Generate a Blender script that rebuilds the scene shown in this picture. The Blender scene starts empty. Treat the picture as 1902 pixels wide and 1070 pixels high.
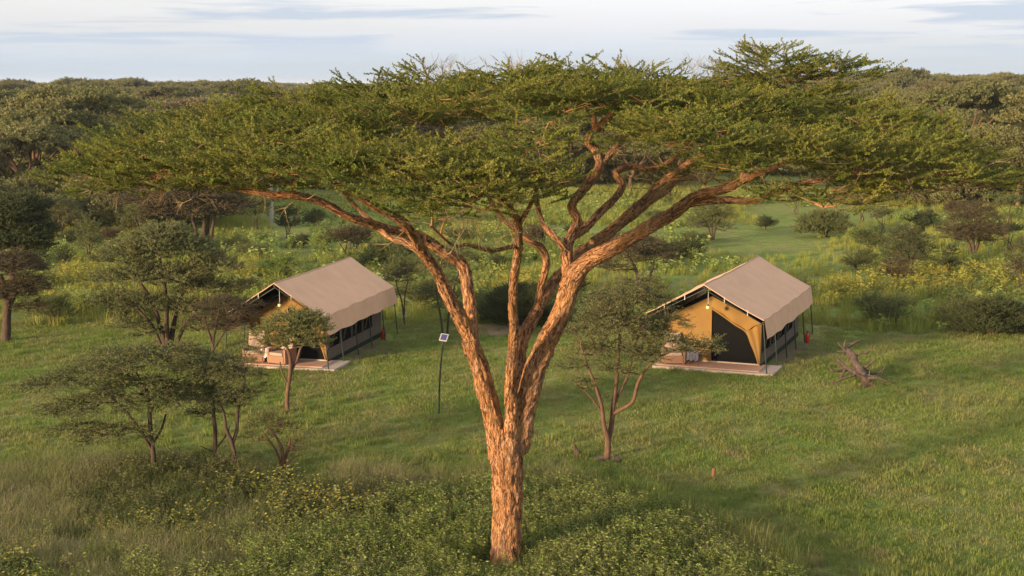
import bpy, math, random
import numpy as np
from mathutils import Vector, Matrix

# ------------------------------------------------------------------ camera, sky, sun, exposure
SC = bpy.context.scene
COL = SC.collection
R = math.radians
PITCH, FPX, CAMH = R(8.2), 2600.0, 11.0          # focal length in pixels of the 1902 px wide photograph
SUN_AZ, SUN_EL = R(50), R(8.5)                     # light travels SUN_AZ to the right of straight ahead

cam_d = bpy.data.cameras.new('camera')
cam_d.sensor_fit = 'HORIZONTAL'; cam_d.sensor_width = 36.0
cam_d.lens = 36.0 * FPX / 1902.0
cam_d.clip_start = 0.5; cam_d.clip_end = 60000
cam = bpy.data.objects.new('camera', cam_d); COL.objects.link(cam)
cam.location = (0, 0, CAMH); cam.rotation_euler = (math.pi / 2 - PITCH, 0, 0)
SC.camera = cam

world = bpy.data.worlds.new('World'); SC.world = world; world.use_nodes = True
wn = world.node_tree; wn.nodes.clear()
def N(nt, typ, **kw):
    n = nt.nodes.new(typ)
    for k, v in kw.items():
        if k in n.bl_rna.properties.keys():
            setattr(n, k, v)
        else:
            n.inputs[k.replace('_', ' ')].default_value = v
    return n
def ramp(nt, src, stops, interp='LINEAR'):
    n = nt.nodes.new('ShaderNodeValToRGB'); e = n.color_ramp.elements
    n.color_ramp.interpolation = interp
    while len(e) < len(stops): e.new(0.5)
    for el, (p, c) in zip(e, stops):
        el.position = p
        el.color = (c, c, c, 1) if isinstance(c, (int, float)) else (c[0], c[1], c[2], 1)
    nt.links.new(src, n.inputs['Fac'])
    return n.outputs['Color']
def mixc(nt, fac, a, b, mode='MIX'):
    n = nt.nodes.new('ShaderNodeMix'); n.data_type = 'RGBA'; n.blend_type = mode
    for key, v in ((0, fac), (6, a), (7, b)):
        if hasattr(v, 'is_linked'): nt.links.new(v, n.inputs[key])
        elif key == 0: n.inputs[0].default_value = v
        else: n.inputs[key].default_value = (v[0], v[1], v[2], 1)
    return n.outputs[2]
def mth(nt, op, a, b=0.0, c=None, clamp=False):
    n = nt.nodes.new('ShaderNodeMath'); n.operation = op; n.use_clamp = clamp
    for i, v in enumerate((a, b, c)):
        if v is None: continue
        if hasattr(v, 'is_linked'): nt.links.new(v, n.inputs[i])
        else: n.inputs[i].default_value = v
    return n.outputs[0]
def noise(nt, vec, scale, detail=3, rough=0.55, dist=0.0):
    n = nt.nodes.new('ShaderNodeTexNoise')
    n.inputs['Scale'].default_value = scale; n.inputs['Detail'].default_value = detail
    n.inputs['Roughness'].default_value = rough; n.inputs['Distortion'].default_value = dist
    if vec is not None: nt.links.new(vec, n.inputs['Vector'])
    return n.outputs['Fac']
def mapping(nt, vec, scale=(1, 1, 1), loc=(0, 0, 0), rot=(0, 0, 0)):
    n = nt.nodes.new('ShaderNodeMapping')
    n.inputs['Scale'].default_value = scale; n.inputs['Location'].default_value = loc; n.inputs['Rotation'].default_value = rot
    nt.links.new(vec, n.inputs['Vector'])
    return n.outputs[0]

sky = wn.nodes.new('ShaderNodeTexSky'); sky.sky_type = 'NISHITA'; sky.sun_disc = False
sky.sun_elevation = SUN_EL; sky.sun_rotation = math.pi + SUN_AZ
sky.air_density = 1.0; sky.dust_density = 1.5; sky.ozone_density = 1.0
# thin high cloud spread over the whole sky: a bright veil with long grey-blue streaks in it
wtc = wn.nodes.new('ShaderNodeTexCoord')
wsep = wn.nodes.new('ShaderNodeSeparateXYZ'); wn.links.new(wtc.outputs['Generated'], wsep.inputs[0])
wz = mth(wn, 'MAXIMUM', wsep.outputs[2], 0.0)
wden = mth(wn, 'ADD', wz, 0.09)
wc = wn.nodes.new('ShaderNodeCombineXYZ')
wn.links.new(mth(wn, 'DIVIDE', wsep.outputs[0], wden), wc.inputs[0])
wn.links.new(mth(wn, 'DIVIDE', wsep.outputs[1], wden), wc.inputs[1])
cl_vec = wc.outputs[0]
veil = ramp(wn, noise(wn, mapping(wn, cl_vec, (0.35, 0.5, 1), (3.1, 0.4, 0)), 1.0, 5, 0.6), [(0.30, 0.72), (0.65, 0.92)])
streak = ramp(wn, noise(wn, mapping(wn, wtc.outputs['Generated'], (5.5, 5.5, 95), (0, 0, 0)), 1.0, 5, 0.55, 0.35), [(0.50, 0.0), (0.60, 1.0)])
streak = mth(wn, 'MULTIPLY', streak, ramp(wn, wz, [(0.014, 0.0), (0.032, 1.0)]))
veilc = ramp(wn, mth(wn, 'MULTIPLY', wz, 8.0), [(0.0, (0.24, 0.305, 0.385)), (0.18, (0.335, 0.375, 0.43)), (0.36, (0.43, 0.435, 0.47)), (0.8, (0.62, 0.615, 0.64))])
veilc = mixc(wn, 1.0, veilc, (10, 10, 10), 'MULTIPLY')
skyc = mixc(wn, veil, sky.outputs[0], veilc)
skyc = mixc(wn, mth(wn, 'MULTIPLY', streak, 0.85), skyc, (2.75, 3.2, 3.85))
bg = wn.nodes.new('ShaderNodeBackground'); bg.inputs['Strength'].default_value = 0.1
wn.links.new(skyc, bg.inputs['Color'])
wo = wn.nodes.new('ShaderNodeOutputWorld'); wn.links.new(bg.outputs[0], wo.inputs['Surface'])

sun_d = bpy.data.lights.new('sun', 'SUN'); sun_d.energy = 5.0; sun_d.angle = R(6.0); sun_d.color = (1.0, 0.74, 0.46)
sun = bpy.data.objects.new('sun', sun_d); COL.objects.link(sun)
sdir = Vector((math.sin(SUN_AZ) * math.cos(SUN_EL), math.cos(SUN_AZ) * math.cos(SUN_EL), -math.sin(SUN_EL)))
sun.rotation_euler = sdir.to_track_quat('-Z', 'Y').to_euler()
sun.location = -sdir * 60

SC.view_settings.view_transform = 'Standard'; SC.view_settings.look = 'None'
SC.view_settings.gamma = 1.0; SC.view_settings.exposure = 1.06
SC.render.engine = 'CYCLES'
SC.cycles.use_denoising = True
SC.cycles.max_bounces = 5; SC.cycles.diffuse_bounces = 3; SC.cycles.transmission_bounces = 3
SC.cycles.caustics_reflective = False; SC.cycles.caustics_refractive = False

# ------------------------------------------------------------------ photograph pixels <-> world
ST, CT = math.sin(PITCH), math.cos(PITCH)
def ray(px, py):
    dx = (px - 951) / FPX; dy = (535 - py) / FPX
    return np.array([dx, dy * ST + CT, dy * CT - ST])
def gnd(px, py, z=0.0):
    d = ray(px, py); return np.array([0, 0, CAMH]) + d * (z - CAMH) / d[2]
def at(px, py, Y):
    d = ray(px, py); return np.array([0, 0, CAMH]) + d * Y / d[1]
def proj(P):
    P = np.atleast_2d(P); x, y, z = P[:, 0], P[:, 1], P[:, 2] - CAMH
    dep = y * CT - z * ST; up = y * ST + z * CT
    return 951 + FPX * x / dep, 535 - FPX * up / dep
def ppm(P):
    return FPX / (P[1] * CT - (P[2] - CAMH) * ST)

# ------------------------------------------------------------------ numpy helpers
rng = np.random.default_rng(11)
def _hash(ix, iy, iz):
    h = (ix.astype(np.int64) * 374761393 + iy.astype(np.int64) * 668265263 + iz.astype(np.int64) * 2147483647 + 1013904223) & 0xffffffff
    h = ((h ^ (h >> 13)) * 1274126177) & 0xffffffff
    h = h ^ (h >> 16)
    return (h & 0xffffff) / float(0xffffff)
def vnoise(p):
    p = np.asarray(p, float); i = np.floor(p); f = p - i; f = f * f * (3 - 2 * f)
    ix, iy, iz = i[..., 0], i[..., 1], i[..., 2]
    def h(a, b, c): return _hash(ix + a, iy + b, iz + c)
    x0 = h(0,0,0) * (1 - f[..., 0]) + h(1,0,0) * f[..., 0]; x1 = h(0,1,0) * (1 - f[..., 0]) + h(1,1,0) * f[..., 0]
    x2 = h(0,0,1) * (1 - f[..., 0]) + h(1,0,1) * f[..., 0]; x3 = h(0,1,1) * (1 - f[..., 0]) + h(1,1,1) * f[..., 0]
    y0 = x0 * (1 - f[..., 1]) + x1 * f[..., 1]; y1 = x2 * (1 - f[..., 1]) + x3 * f[..., 1]
    return y0 * (1 - f[..., 2]) + y1 * f[..., 2]
def n2(x, y, s, seed=0):
    x = np.asarray(x, float); y = np.asarray(y, float)
    p = np.stack([x * s + seed * 17.3, y * s - seed * 9.1, np.full_like(x, seed * 3.7)], -1)
    q = p * 2.13
    return vnoise(p) * 0.66 + vnoise(q) * 0.34
def sstep(a, b, x):
    t = np.clip((np.asarray(x, float) - a) / (b - a), 0, 1); return t * t * (3 - 2 * t)
def gz(x, y):
    """height of the terrain: level camp, land rising far off to the right"""
    x = np.asarray(x, float); y = np.asarray(y, float)
    r = sstep(170, 430, y) * sstep(0.05, 0.24, x / np.maximum(y, 1)) * 4.2
    l = sstep(200, 500, y) * sstep(0.0, 0.3, -x / np.maximum(y, 1)) * 1.5
    return r + l + sstep(600, 3000, y) * 2.0

class Geo:
    """collects vertices and triangles (with a material index and optional uv)"""
    def __init__(s): s.v = []; s.t = []; s.m = []; s.uv = []; s.n = 0
    def add(s, v, t, m=0, uv=None):
        v = np.asarray(v, float).reshape(-1, 3); t = np.asarray(t, int).reshape(-1, 3)
        s.v.append(v); s.t.append(t + s.n); s.m.append(np.full(len(t), m))
        s.uv.append(np.zeros((len(v), 2)) if uv is None else np.asarray(uv, float)); s.n += len(v)
    def arrays(s):
        if not s.v: return np.zeros((0, 3)), np.zeros((0, 3), int), np.zeros(0, int), np.zeros((0, 2))
        return np.concatenate(s.v), np.concatenate(s.t), np.concatenate(s.m), np.concatenate(s.uv)
def make_mesh(name, v, t, m=None, uv=None, smooth=True, mats=(), extra_pts=None):
    me = bpy.data.meshes.new(name)
    nv = len(v); allv = v if extra_pts is None else np.concatenate([v, extra_pts])
    me.vertices.add(len(allv)); me.vertices.foreach_set('co', np.ascontiguousarray(allv, np.float32).ravel())
    me.loops.add(len(t) * 3); me.loops.foreach_set('vertex_index', np.ascontiguousarray(t, np.int32).ravel())
    me.polygons.add(len(t))
    me.polygons.foreach_set('loop_start', np.arange(0, len(t) * 3, 3, dtype=np.int32))
    me.polygons.foreach_set('loop_total', np.full(len(t), 3, np.int32))
    if m is not None: me.polygons.foreach_set('material_index', np.asarray(m, np.int32))
    me.polygons.foreach_set('use_smooth', np.full(len(t), smooth, bool))
    if uv is not None:
        l = me.uv_layers.new(name='UVMap'); l.data.foreach_set('uv', np.ascontiguousarray(uv[t.ravel()], np.float32).ravel())
    for mm in mats: me.materials.append(mm)
    me.update(calc_edges=True)
    return me
def link(name, data, parent=None, loc=None, rot=None, label=None, cat=None, group=None, kind=None):
    o = bpy.data.objects.new(name, data); COL.objects.link(o)
    if parent is not None: o.parent = parent
    if loc is not None: o.location = loc
    if rot is not None: o.rotation_euler = rot
    for k, v in (('label', label), ('category', cat), ('group', group), ('kind', kind)):
        if v: o[k] = v
    return o
def geo_obj(name, g, mats, parent=None, smooth=True, uv=False, **kw):
    v, t, m, u = g.arrays()
    return link(name, make_mesh(name, v, t, m, u if uv else None, smooth, mats), parent, **kw)
def copy_tree(root, **props):
    r = root.copy(); COL.objects.link(r)
    for ch in root.children:
        c = ch.copy(); COL.objects.link(c); c.parent = r
        for gch in ch.children:
            d = gch.copy(); COL.objects.link(d); d.parent = c
    for k, v in props.items(): r[k] = v
    return r

def smooth_path(pts, step):
    """Catmull-Rom through rows of (x, y, z, r)"""
    P = np.asarray(pts, float)
    if len(P) < 3:
        n = max(2, int(np.linalg.norm(P[-1, :3] - P[0, :3]) / step) + 1)
        u = np.linspace(0, 1, n)[:, None]; return P[0] * (1 - u) + P[-1] * u
    Q = np.concatenate([[2 * P[0] - P[1]], P, [2 * P[-1] - P[-2]]]); out = []
    for i in range(1, len(Q) - 2):
        n = max(2, int(np.linalg.norm(Q[i + 1, :3] - Q[i, :3]) / step))
        u = np.linspace(0, 1, n, endpoint=False)[:, None]
        a, b, c, d = Q[i - 1], Q[i], Q[i + 1], Q[i + 2]
        out.append(0.5 * (2 * b + (c - a) * u + (2 * a - 5 * b + 4 * c - d) * u**2 + (3 * b - a - 3 * c + d) * u**3))
    out.append(P[-1:]); o = np.concatenate(out); o[:, 3] = np.maximum(o[:, 3], 1e-3)
    return o
def tube(g, pts, nseg=8, step=None, rough=0.0, ridge=0.0, m=0, seed=0.0, cap=True, wob=0.0):
    P = np.asarray(pts, float)
    if step is not None: P = smooth_path(P, step)
    n = len(P); C = P[:, :3].copy(); r = P[:, 3]
    if wob: C = C + (np.stack([vnoise(C * 1.7 + seed), vnoise(C * 1.7 + seed + 31), vnoise(C * 1.7 + seed + 77)], -1) - 0.5) * wob
    T = np.gradient(C, axis=0); T /= np.maximum(np.linalg.norm(T, axis=1, keepdims=True), 1e-9)
    ref = np.array([0, 1.0, 0.0]); u = ref - T[0] * (ref @ T[0])
    if np.linalg.norm(u) < 0.2: ref = np.array([1.0, 0, 0]); u = ref - T[0] * (ref @ T[0])
    u /= np.linalg.norm(u); U = np.empty_like(C); U[0] = u
    for i in range(1, n):
        u = U[i - 1] - T[i] * (U[i - 1] @ T[i]); U[i] = u / max(np.linalg.norm(u), 1e-9)
    W = np.cross(T, U)
    s = np.concatenate([[0], np.cumsum(np.linalg.norm(np.diff(C, axis=0), axis=1))])
    th = np.linspace(0, 2 * np.pi, nseg + 1)
    rr = np.repeat(r[:, None], nseg + 1, 1)
    if rough or ridge:
        ct, st_ = np.cos(th), np.sin(th)
        A = np.stack([np.tile(ct, (n, 1)), np.tile(st_, (n, 1)), np.tile(s[:, None], (1, nseg + 1))], -1)
        k = np.array([1.6, 1.6, 1.3]); rr = rr * (1 + rough * 2 * (vnoise(A * k + seed) - 0.5))
        if ridge:
            k2 = np.array([5.5, 5.5, 2.2]); k3 = np.array([10.0, 10.0, 7.0])
            a = np.abs(vnoise(A * k2 + seed + 5) - 0.5) * 2; b = np.abs(vnoise(A * k3 + seed + 9) - 0.5) * 2
            rr = rr * (1 + ridge * (np.minimum(a * 2.2, 1) - 0.75)) + 0.022 * (np.minimum(b * 2, 1) - 0.6) * np.minimum(1, r[:, None] / 0.12)
    V = C[:, None] + rr[..., None] * (U[:, None] * np.cos(th)[None, :, None] + W[:, None] * np.sin(th)[None, :, None])
    uv = np.stack([np.tile(th / (2 * np.pi), (n, 1)) * (2 * np.pi * float(np.mean(r))), np.tile(s[:, None], (1, nseg + 1))], -1)
    i = np.arange(n - 1)[:, None] * (nseg + 1); j = np.arange(nseg)[None, :]
    a = (i + j).ravel(); b = (i + j + 1).ravel(); c = (i + j + nseg + 2).ravel(); d = (i + j + nseg + 1).ravel()
    t = np.concatenate([np.stack([a, b, c], 1), np.stack([a, c, d], 1)])
    g.add(V.reshape(-1, 3), t, m, uv.reshape(-1, 2))
    if cap:
        for e, sgn in ((0, -1), (n - 1, 1)):
            ring = V[e, :nseg]; vv = np.concatenate([ring, [C[e] + T[e] * sgn * r[e] * 0.3]])
            q = np.arange(nseg); tt = np.stack([q, (q + 1) % nseg, np.full(nseg, nseg)], 1)
            g.add(vv, tt if sgn > 0 else tt[:, ::-1], m)
def box(g, lo, hi, m=0, mat=None):
    x0, y0, z0 = lo; x1, y1, z1 = hi
    v = np.array([[x, y, z] for z in (z0, z1) for y in (y0, y1) for x in (x0, x1)], float)
    q = [(0, 2, 3, 1), (4, 5, 7, 6), (0, 1, 5, 4), (2, 6, 7, 3), (0, 4, 6, 2), (1, 3, 7, 5)]
    if mat is not None: v = v @ mat[:3, :3].T + mat[:3, 3]
    g.add(v, [x for a, b, c, d in q for x in ((a, b, c), (a, c, d))], m)
def euler_mats(e):
    cx, sx = np.cos(e[:, 0]), np.sin(e[:, 0]); cy, sy = np.cos(e[:, 1]), np.sin(e[:, 1]); cz, sz = np.cos(e[:, 2]), np.sin(e[:, 2])
    M = np.empty((len(e), 3, 3))
    M[:, 0, 0] = cz * cy; M[:, 0, 1] = cz * sy * sx - sz * cx; M[:, 0, 2] = cz * sy * cx + sz * sx
    M[:, 1, 0] = sz * cy; M[:, 1, 1] = sz * sy * sx + cz * cx; M[:, 1, 2] = sz * sy * cx - cz * sx
    M[:, 2, 0] = -sy; M[:, 2, 1] = cy * sx; M[:, 2, 2] = cy * cx
    return M
def dir_euler(d, roll):
    d = d / np.maximum(np.linalg.norm(d, axis=1, keepdims=True), 1e-9)
    return np.stack([roll, -np.arcsin(np.clip(d[:, 2], -1, 1)), np.arctan2(d[:, 1], d[:, 0])], 1)
def realise(g, templates, pos, eul, scl, var):
    """place copies of small templates (v, t, m) as plain geometry"""
    for k, (v, t, m) in enumerate(templates):
        sel = np.where(var == k)[0]
        if not len(sel): continue
        M = euler_mats(eul[sel]); V = np.einsum('nij,kj->nki', M, v) * scl[sel][:, None, None] + pos[sel][:, None]
        T = (t[None] + (np.arange(len(sel)) * len(v))[:, None, None]).reshape(-1, 3)
        g.v.append(V.reshape(-1, 3)); g.t.append(T + g.n); g.m.append(np.tile(m, len(sel)))
        g.uv.append(np.zeros((len(sel) * len(v), 2))); g.n += len(sel) * len(v)

def scatter(name, templates, pos, eul, scl, var, mats, parent=None, **kw):
    """ONE object: small templates instanced on its own loose points by geometry nodes"""
    G = Geo(); part = []
    for k, (v, t, m) in enumerate(templates):
        G.add(v, t); G.m[-1] = np.asarray(m); part.append(np.full(len(v), k))
    v, t, m, _ = G.arrays()
    me = make_mesh(name, v, t, m, None, True, mats, extra_pts=pos)
    n = len(v)
    def attr(nm, typ, field, arr, width):
        a = me.attributes.new(nm, typ, 'POINT'); full = np.zeros((n + len(pos), width), np.float32 if typ != 'INT' else np.int32)
        return a, full
    a, f = attr('part', 'INT', 'value', None, 1); f[:n, 0] = np.concatenate(part); f[n:, 0] = -1; a.data.foreach_set('value', f.ravel())
    a, f = attr('var', 'INT', 'value', None, 1); f[n:, 0] = var; f[:n, 0] = -1; a.data.foreach_set('value', f.ravel())
    a, f = attr('scl', 'FLOAT', 'value', None, 1); f[n:, 0] = scl; a.data.foreach_set('value', f.ravel())
    a, f = attr('rot', 'FLOAT_VECTOR', 'vector', None, 3); f[n:] = eul; a.data.foreach_set('vector', f.ravel())
    o = link(name, me, parent, kind='stuff', **kw)
    nt = bpy.data.node_groups.new(name + '_nodes', 'GeometryNodeTree')
    nt.interface.new_socket('Geometry', in_out='INPUT', socket_type='NodeSocketGeometry')
    nt.interface.new_socket('Geometry', in_out='OUTPUT', socket_type='NodeSocketGeometry')
    gi = nt.nodes.new('NodeGroupInput'); go = nt.nodes.new('NodeGroupOutput'); L = nt.links.new
    def named(nm, typ):
        x = nt.nodes.new('GeometryNodeInputNamedAttribute'); x.data_type = typ; x.inputs['Name'].default_value = nm
        return x.outputs[0]
    def eq(sock, k):
        c = nt.nodes.new('FunctionNodeCompare'); c.data_type = 'INT'; c.operation = 'EQUAL'
        L(sock, c.inputs[2]); c.inputs[3].default_value = k; return c.outputs[0]
    part_s, var_s, scl_s, rot_s = named('part', 'INT'), named('var', 'INT'), named('scl', 'FLOAT'), named('rot', 'FLOAT_VECTOR')
    e2r = nt.nodes.new('FunctionNodeEulerToRotation'); L(rot_s, e2r.inputs[0])
    def sep(k):
        s = nt.nodes.new('GeometryNodeSeparateGeometry'); s.domain = 'POINT'
        L(gi.outputs[0], s.inputs[0]); L(eq(part_s, k), s.inputs[1]); return s.outputs[0]
    pts = sep(-1); jn = nt.nodes.new('GeometryNodeJoinGeometry')
    for k in range(len(templates)):
        ip = nt.nodes.new('GeometryNodeInstanceOnPoints')
        L(pts, ip.inputs['Points']); L(eq(var_s, k), ip.inputs['Selection']); L(sep(k), ip.inputs['Instance'])
        L(e2r.outputs[0], ip.inputs['Rotation']); L(scl_s, ip.inputs['Scale']); L(ip.outputs[0], jn.inputs[0])
    L(jn.outputs[0], go.inputs[0])
    md = o.modifiers.new('scatter', 'NODES'); md.node_group = nt
    return o

# ------------------------------------------------------------------ materials
def new_mat(name):
    m = bpy.data.materials.new(name); m.use_nodes = True; nt = m.node_tree; nt.nodes.clear()
    out = nt.nodes.new('ShaderNodeOutputMaterial'); b = nt.nodes.new('ShaderNodeBsdfPrincipled')
    nt.links.new(b.outputs[0], out.inputs['Surface'])
    return m, nt, b, out
def setv(nt, sock, v):
    if hasattr(v, 'is_linked'): nt.links.new(v, sock)
    elif isinstance(v, tuple): sock.default_value = (v[0], v[1], v[2], 1)
    else: sock.default_value = v
def bump(nt, b, h, strength=0.5, dist=0.02):
    n = nt.nodes.new('ShaderNodeBump'); n.inputs['Strength'].default_value = strength; n.inputs['Distance'].default_value = dist
    nt.links.new(h, n.inputs['Height']); nt.links.new(n.outputs[0], b.inputs['Normal'])
def wpos(nt): return nt.nodes.new('ShaderNodeNewGeometry').outputs['Position']
def plain(name, c1, c2=None, scale=6.0, rough=0.7, spec=0.3, metal=0.0, bmp=0.0, stretch=(1, 1, 1)):
    m, nt, b, o = new_mat(name)
    tc = nt.nodes.new('ShaderNodeTexCoord').outputs['Object']
    f = noise(nt, mapping(nt, tc, stretch), scale, 5, 0.6)
    c = mixc(nt, ramp(nt, f, [(0.3, 0.0), (0.7, 1.0)]), c1, c2 or tuple(x * 0.75 for x in c1))
    setv(nt, b.inputs['Base Color'], c); b.inputs['Roughness'].default_value = rough
    b.inputs['Specular IOR Level'].default_value = spec; b.inputs['Metallic'].default_value = metal
    if bmp: bump(nt, b, f, bmp, 0.02)
    return m
def leafmat(name, c1, c2, c3, scale=0.8, trans=0.3, spread=1.0):
    """foliage: colour varies leaf by leaf and clump by clump"""
    m, nt, b, o = new_mat(name)
    geo = nt.nodes.new('ShaderNodeNewGeometry'); oi = nt.nodes.new('ShaderNodeObjectInfo')
    big = noise(nt, geo.outputs['Position'], scale, 3)
    c = mixc(nt, ramp(nt, big, [(0.36, 0.0), (0.64, 1.0)]), c1, c2)
    isl = geo.outputs['Random Per Island']
    c = mixc(nt, mth(nt, 'MULTIPLY', isl, 0.55 * spread), c, c3)
    c = mixc(nt, mth(nt, 'MULTIPLY', oi.outputs['Random'], 0.6 * spread), c, tuple(x * 0.5 for x in c1))
    setv(nt, b.inputs['Base Color'], c); b.inputs['Roughness'].default_value = 0.6; b.inputs['Specular IOR Level'].default_value = 0.15
    tr = nt.nodes.new('ShaderNodeBsdfTranslucent'); nt.links.new(c, tr.inputs['Color'])
    mx = nt.nodes.new('ShaderNodeMixShader'); mx.inputs[0].default_value = trans
    nt.links.new(b.outputs[0], mx.inputs[1]); nt.links.new(tr.outputs[0], mx.inputs[2]); nt.links.new(mx.outputs[0], o.inputs['Surface'])
    return m
def ground_colour(nt):
    """grass tints that follow the place, shared by the soil sheet and the blades standing on it"""
    p = wpos(nt)
    a = ramp(nt, noise(nt, p, 0.09, 4, 0.6), [(0.38, 0.0), (0.62, 1.0)])
    b_ = ramp(nt, noise(nt, mapping(nt, p, (1, 0.6, 1), (13, 5, 0)), 0.40, 5, 0.68), [(0.43, 0.0), (0.60, 1.0)])
    d = ramp(nt, noise(nt, mapping(nt, p, (1, 1, 1), (3, 55, 0)), 1.3, 4, 0.65), [(0.42, 0.0), (0.62, 1.0)])
    c = mixc(nt, a, (0.155, 0.225, 0.042), (0.220, 0.255, 0.060))
    c = mixc(nt, mth(nt, 'MULTIPLY', b_, 0.65), c, (0.290, 0.250, 0.105))
    c = mixc(nt, mth(nt, 'MULTIPLY', d, 0.55), c, (0.105, 0.160, 0.028))
    e = ramp(nt, noise(nt, mapping(nt, p, (1, 0.7, 1), (71, 9, 0)), 0.75, 5, 0.7), [(0.58, 0.0), (0.70, 0.75)])
    c = mixc(nt, e, c, (0.300, 0.235, 0.125))
    return c
def grassmat(name, tint=None, fac=0.0, trans=0.42):
    m, nt, b, o = new_mat(name)
    geo = nt.nodes.new('ShaderNodeNewGeometry')
    c = ground_colour(nt)
    if tint: c = mixc(nt, fac, c, tint)
    c = mixc(nt, mth(nt, 'MULTIPLY', geo.outputs['Random Per Island'], 0.35), c, (0.24, 0.225, 0.07))
    setv(nt, b.inputs['Base Color'], c); b.inputs['Roughness'].default_value = 0.65; b.inputs['Specular IOR Level'].default_value = 0.12
    tr = nt.nodes.new('ShaderNodeBsdfTranslucent'); nt.links.new(c, tr.inputs['Color'])
    mx = nt.nodes.new('ShaderNodeMixShader'); mx.inputs[0].default_value = trans
    nt.links.new(b.outputs[0], mx.inputs[1]); nt.links.new(tr.outputs[0], mx.inputs[2]); nt.links.new(mx.outputs[0], o.inputs['Surface'])
    return m

M = {}
def ground_mat():
    m, nt, b, o = new_mat('ground'); p = wpos(nt)
    c = ground_colour(nt)
    f = noise(nt, p, 9.0, 5, 0.7)
    c = mixc(nt, ramp(nt, f, [(0.35, 0.55), (0.6, 0.0)]), c, (0.055, 0.068, 0.022))
    # ragged ellipses: bare soil in the plant cover, darker ground beside the tents
    for (x, y, rx, ry, col) in PATCHES:
        q = mapping(nt, p, (1 / rx, 1 / ry, 0), (-x / rx, -y / ry, 0))
        ln = nt.nodes.new('ShaderNodeVectorMath'); ln.operation = 'LENGTH'; nt.links.new(q, ln.inputs[0])
        k = mth(nt, 'ADD', ln.outputs['Value'], mth(nt, 'MULTIPLY', mth(nt, 'SUBTRACT', noise(nt, p, 1.3, 4, 0.65), 0.5), 1.4))
        c = mixc(nt, ramp(nt, k, [(0.65, 0.85), (1.05, 0.0)]), c, col)
    setv(nt, b.inputs['Base Color'], c); b.inputs['Roughness'].default_value = 0.95; b.inputs['Specular IOR Level'].default_value = 0.05
    bump(nt, b, noise(nt, p, 5.0, 6, 0.75), 0.9, 0.12)
    return m
def bark_mat(name, dark, mid, light, pale, uscale=1.0, palefac=0.5):
    m, nt, b, o = new_mat(name)
    uv = nt.nodes.new('ShaderNodeUVMap').outputs[0]
    pos = nt.nodes.new('ShaderNodeTexCoord').outputs['Object']
    f1 = noise(nt, mapping(nt, uv, (14 * uscale, 1.5 * uscale, 1)), 1.0, 6, 0.62, 1.6)
    f2 = noise(nt, pos, 8.0, 6, 0.72, 0.8)
    f3 = noise(nt, mapping(nt, pos, (1, 1, 0.5)), 2.2, 3, 0.6)
    wob = nt.nodes.new('ShaderNodeVectorMath'); wob.operation = 'ADD'
    nz = nt.nodes.new('ShaderNodeTexNoise'); nz.inputs['Scale'].default_value = 7.0; nz.inputs['Detail'].default_value = 4; nt.links.new(uv, nz.inputs['Vector'])
    sc_ = nt.nodes.new('ShaderNodeVectorMath'); sc_.operation = 'SCALE'; sc_.inputs['Scale'].default_value = 0.16; nt.links.new(nz.outputs['Color'], sc_.inputs[0])
    nt.links.new(uv, wob.inputs[0]); nt.links.new(sc_.outputs[0], wob.inputs[1])
    vo = nt.nodes.new('ShaderNodeTexVoronoi'); vo.feature = 'DISTANCE_TO_EDGE'; vo.inputs['Scale'].default_value = 1.0
    nt.links.new(mapping(nt, wob.outputs[0], (19 * uscale, 3.2 * uscale, 1)), vo.inputs['Vector'])
    crack = ramp(nt, vo.outputs['Distance'], [(0.0, 0.0), (0.16, 1.0)])
    h = mth(nt, 'ADD', mth(nt, 'MULTIPLY', f1, 0.95), mth(nt, 'MULTIPLY', crack, 0.22))
    h = mth(nt, 'ADD', h, mth(nt, 'MULTIPLY', f2, 0.42))
    h = mth(nt, 'MULTIPLY', h, 0.6)
    c = ramp(nt, h, [(0.41, dark), (0.50, mid), (0.63, light)])
    c = mixc(nt, ramp(nt, f3, [(0.40, 0.55), (0.58, 0.0)]), c, mixc(nt, 0.5, c, (0.20, 0.085, 0.035)))
    c = mixc(nt, ramp(nt, noise(nt, mapping(nt, pos, (1, 1, 0.6), (4, 2, 9)), 3.1, 4, 0.6), [(0.54, 0.0), (0.66, 0.6)]), c, mixc(nt, 0.5, c, (0.50, 0.26, 0.08)))
    c = mixc(nt, ramp(nt, noise(nt, mapping(nt, pos, (1, 1, 0.4), (1, 8, 3)), 1.6, 3, 0.6), [(0.48, 0.0), (0.64, 0.6)]), c, mixc(nt, 0.55, c, (0.20, 0.135, 0.10)))
    fl = ramp(nt, noise(nt, mapping(nt, pos, (1, 1, 0.45)), 8.5, 6, 0.78), [(0.57, 0.0), (0.62, palefac)])
    c = mixc(nt, fl, c, pale)
    setv(nt, b.inputs['Base Color'], c); b.inputs['Roughness'].default_value = 0.85; b.inputs['Specular IOR Level'].default_value = 0.15
    bump(nt, b, h, 1.0, 0.16)
    return m
PATCHES = [(gnd(915, 612)[0], gnd(915, 612)[1], 2.3, 1.6, (0.24, 0.15, 0.10)),
           (gnd(140, 1012)[0], gnd(140, 1012)[1], 1.3, 0.5, (0.20, 0.16, 0.11)),
           (gnd(1480, 655)[0], gnd(1480, 655)[1], 2.0, 3.2, (0.14, 0.11, 0.07)),  # darker ground along the right side of the log-side tent
           (gnd(700, 655)[0], gnd(700, 655)[1], 1.3, 3.0, (0.11, 0.09, 0.06)),  # darker ground along the right side of the armchair tent
           (gnd(1127, 850)[0], gnd(1127, 850)[1], .55, .45, (0.22, 0.16, 0.11))]
M['ground'] = ground_mat()
M['bark'] = bark_mat('acacia_bark', (0.065, 0.030, 0.015), (0.36, 0.165, 0.066), (0.56, 0.29, 0.13), (0.62, 0.46, 0.33))
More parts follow.
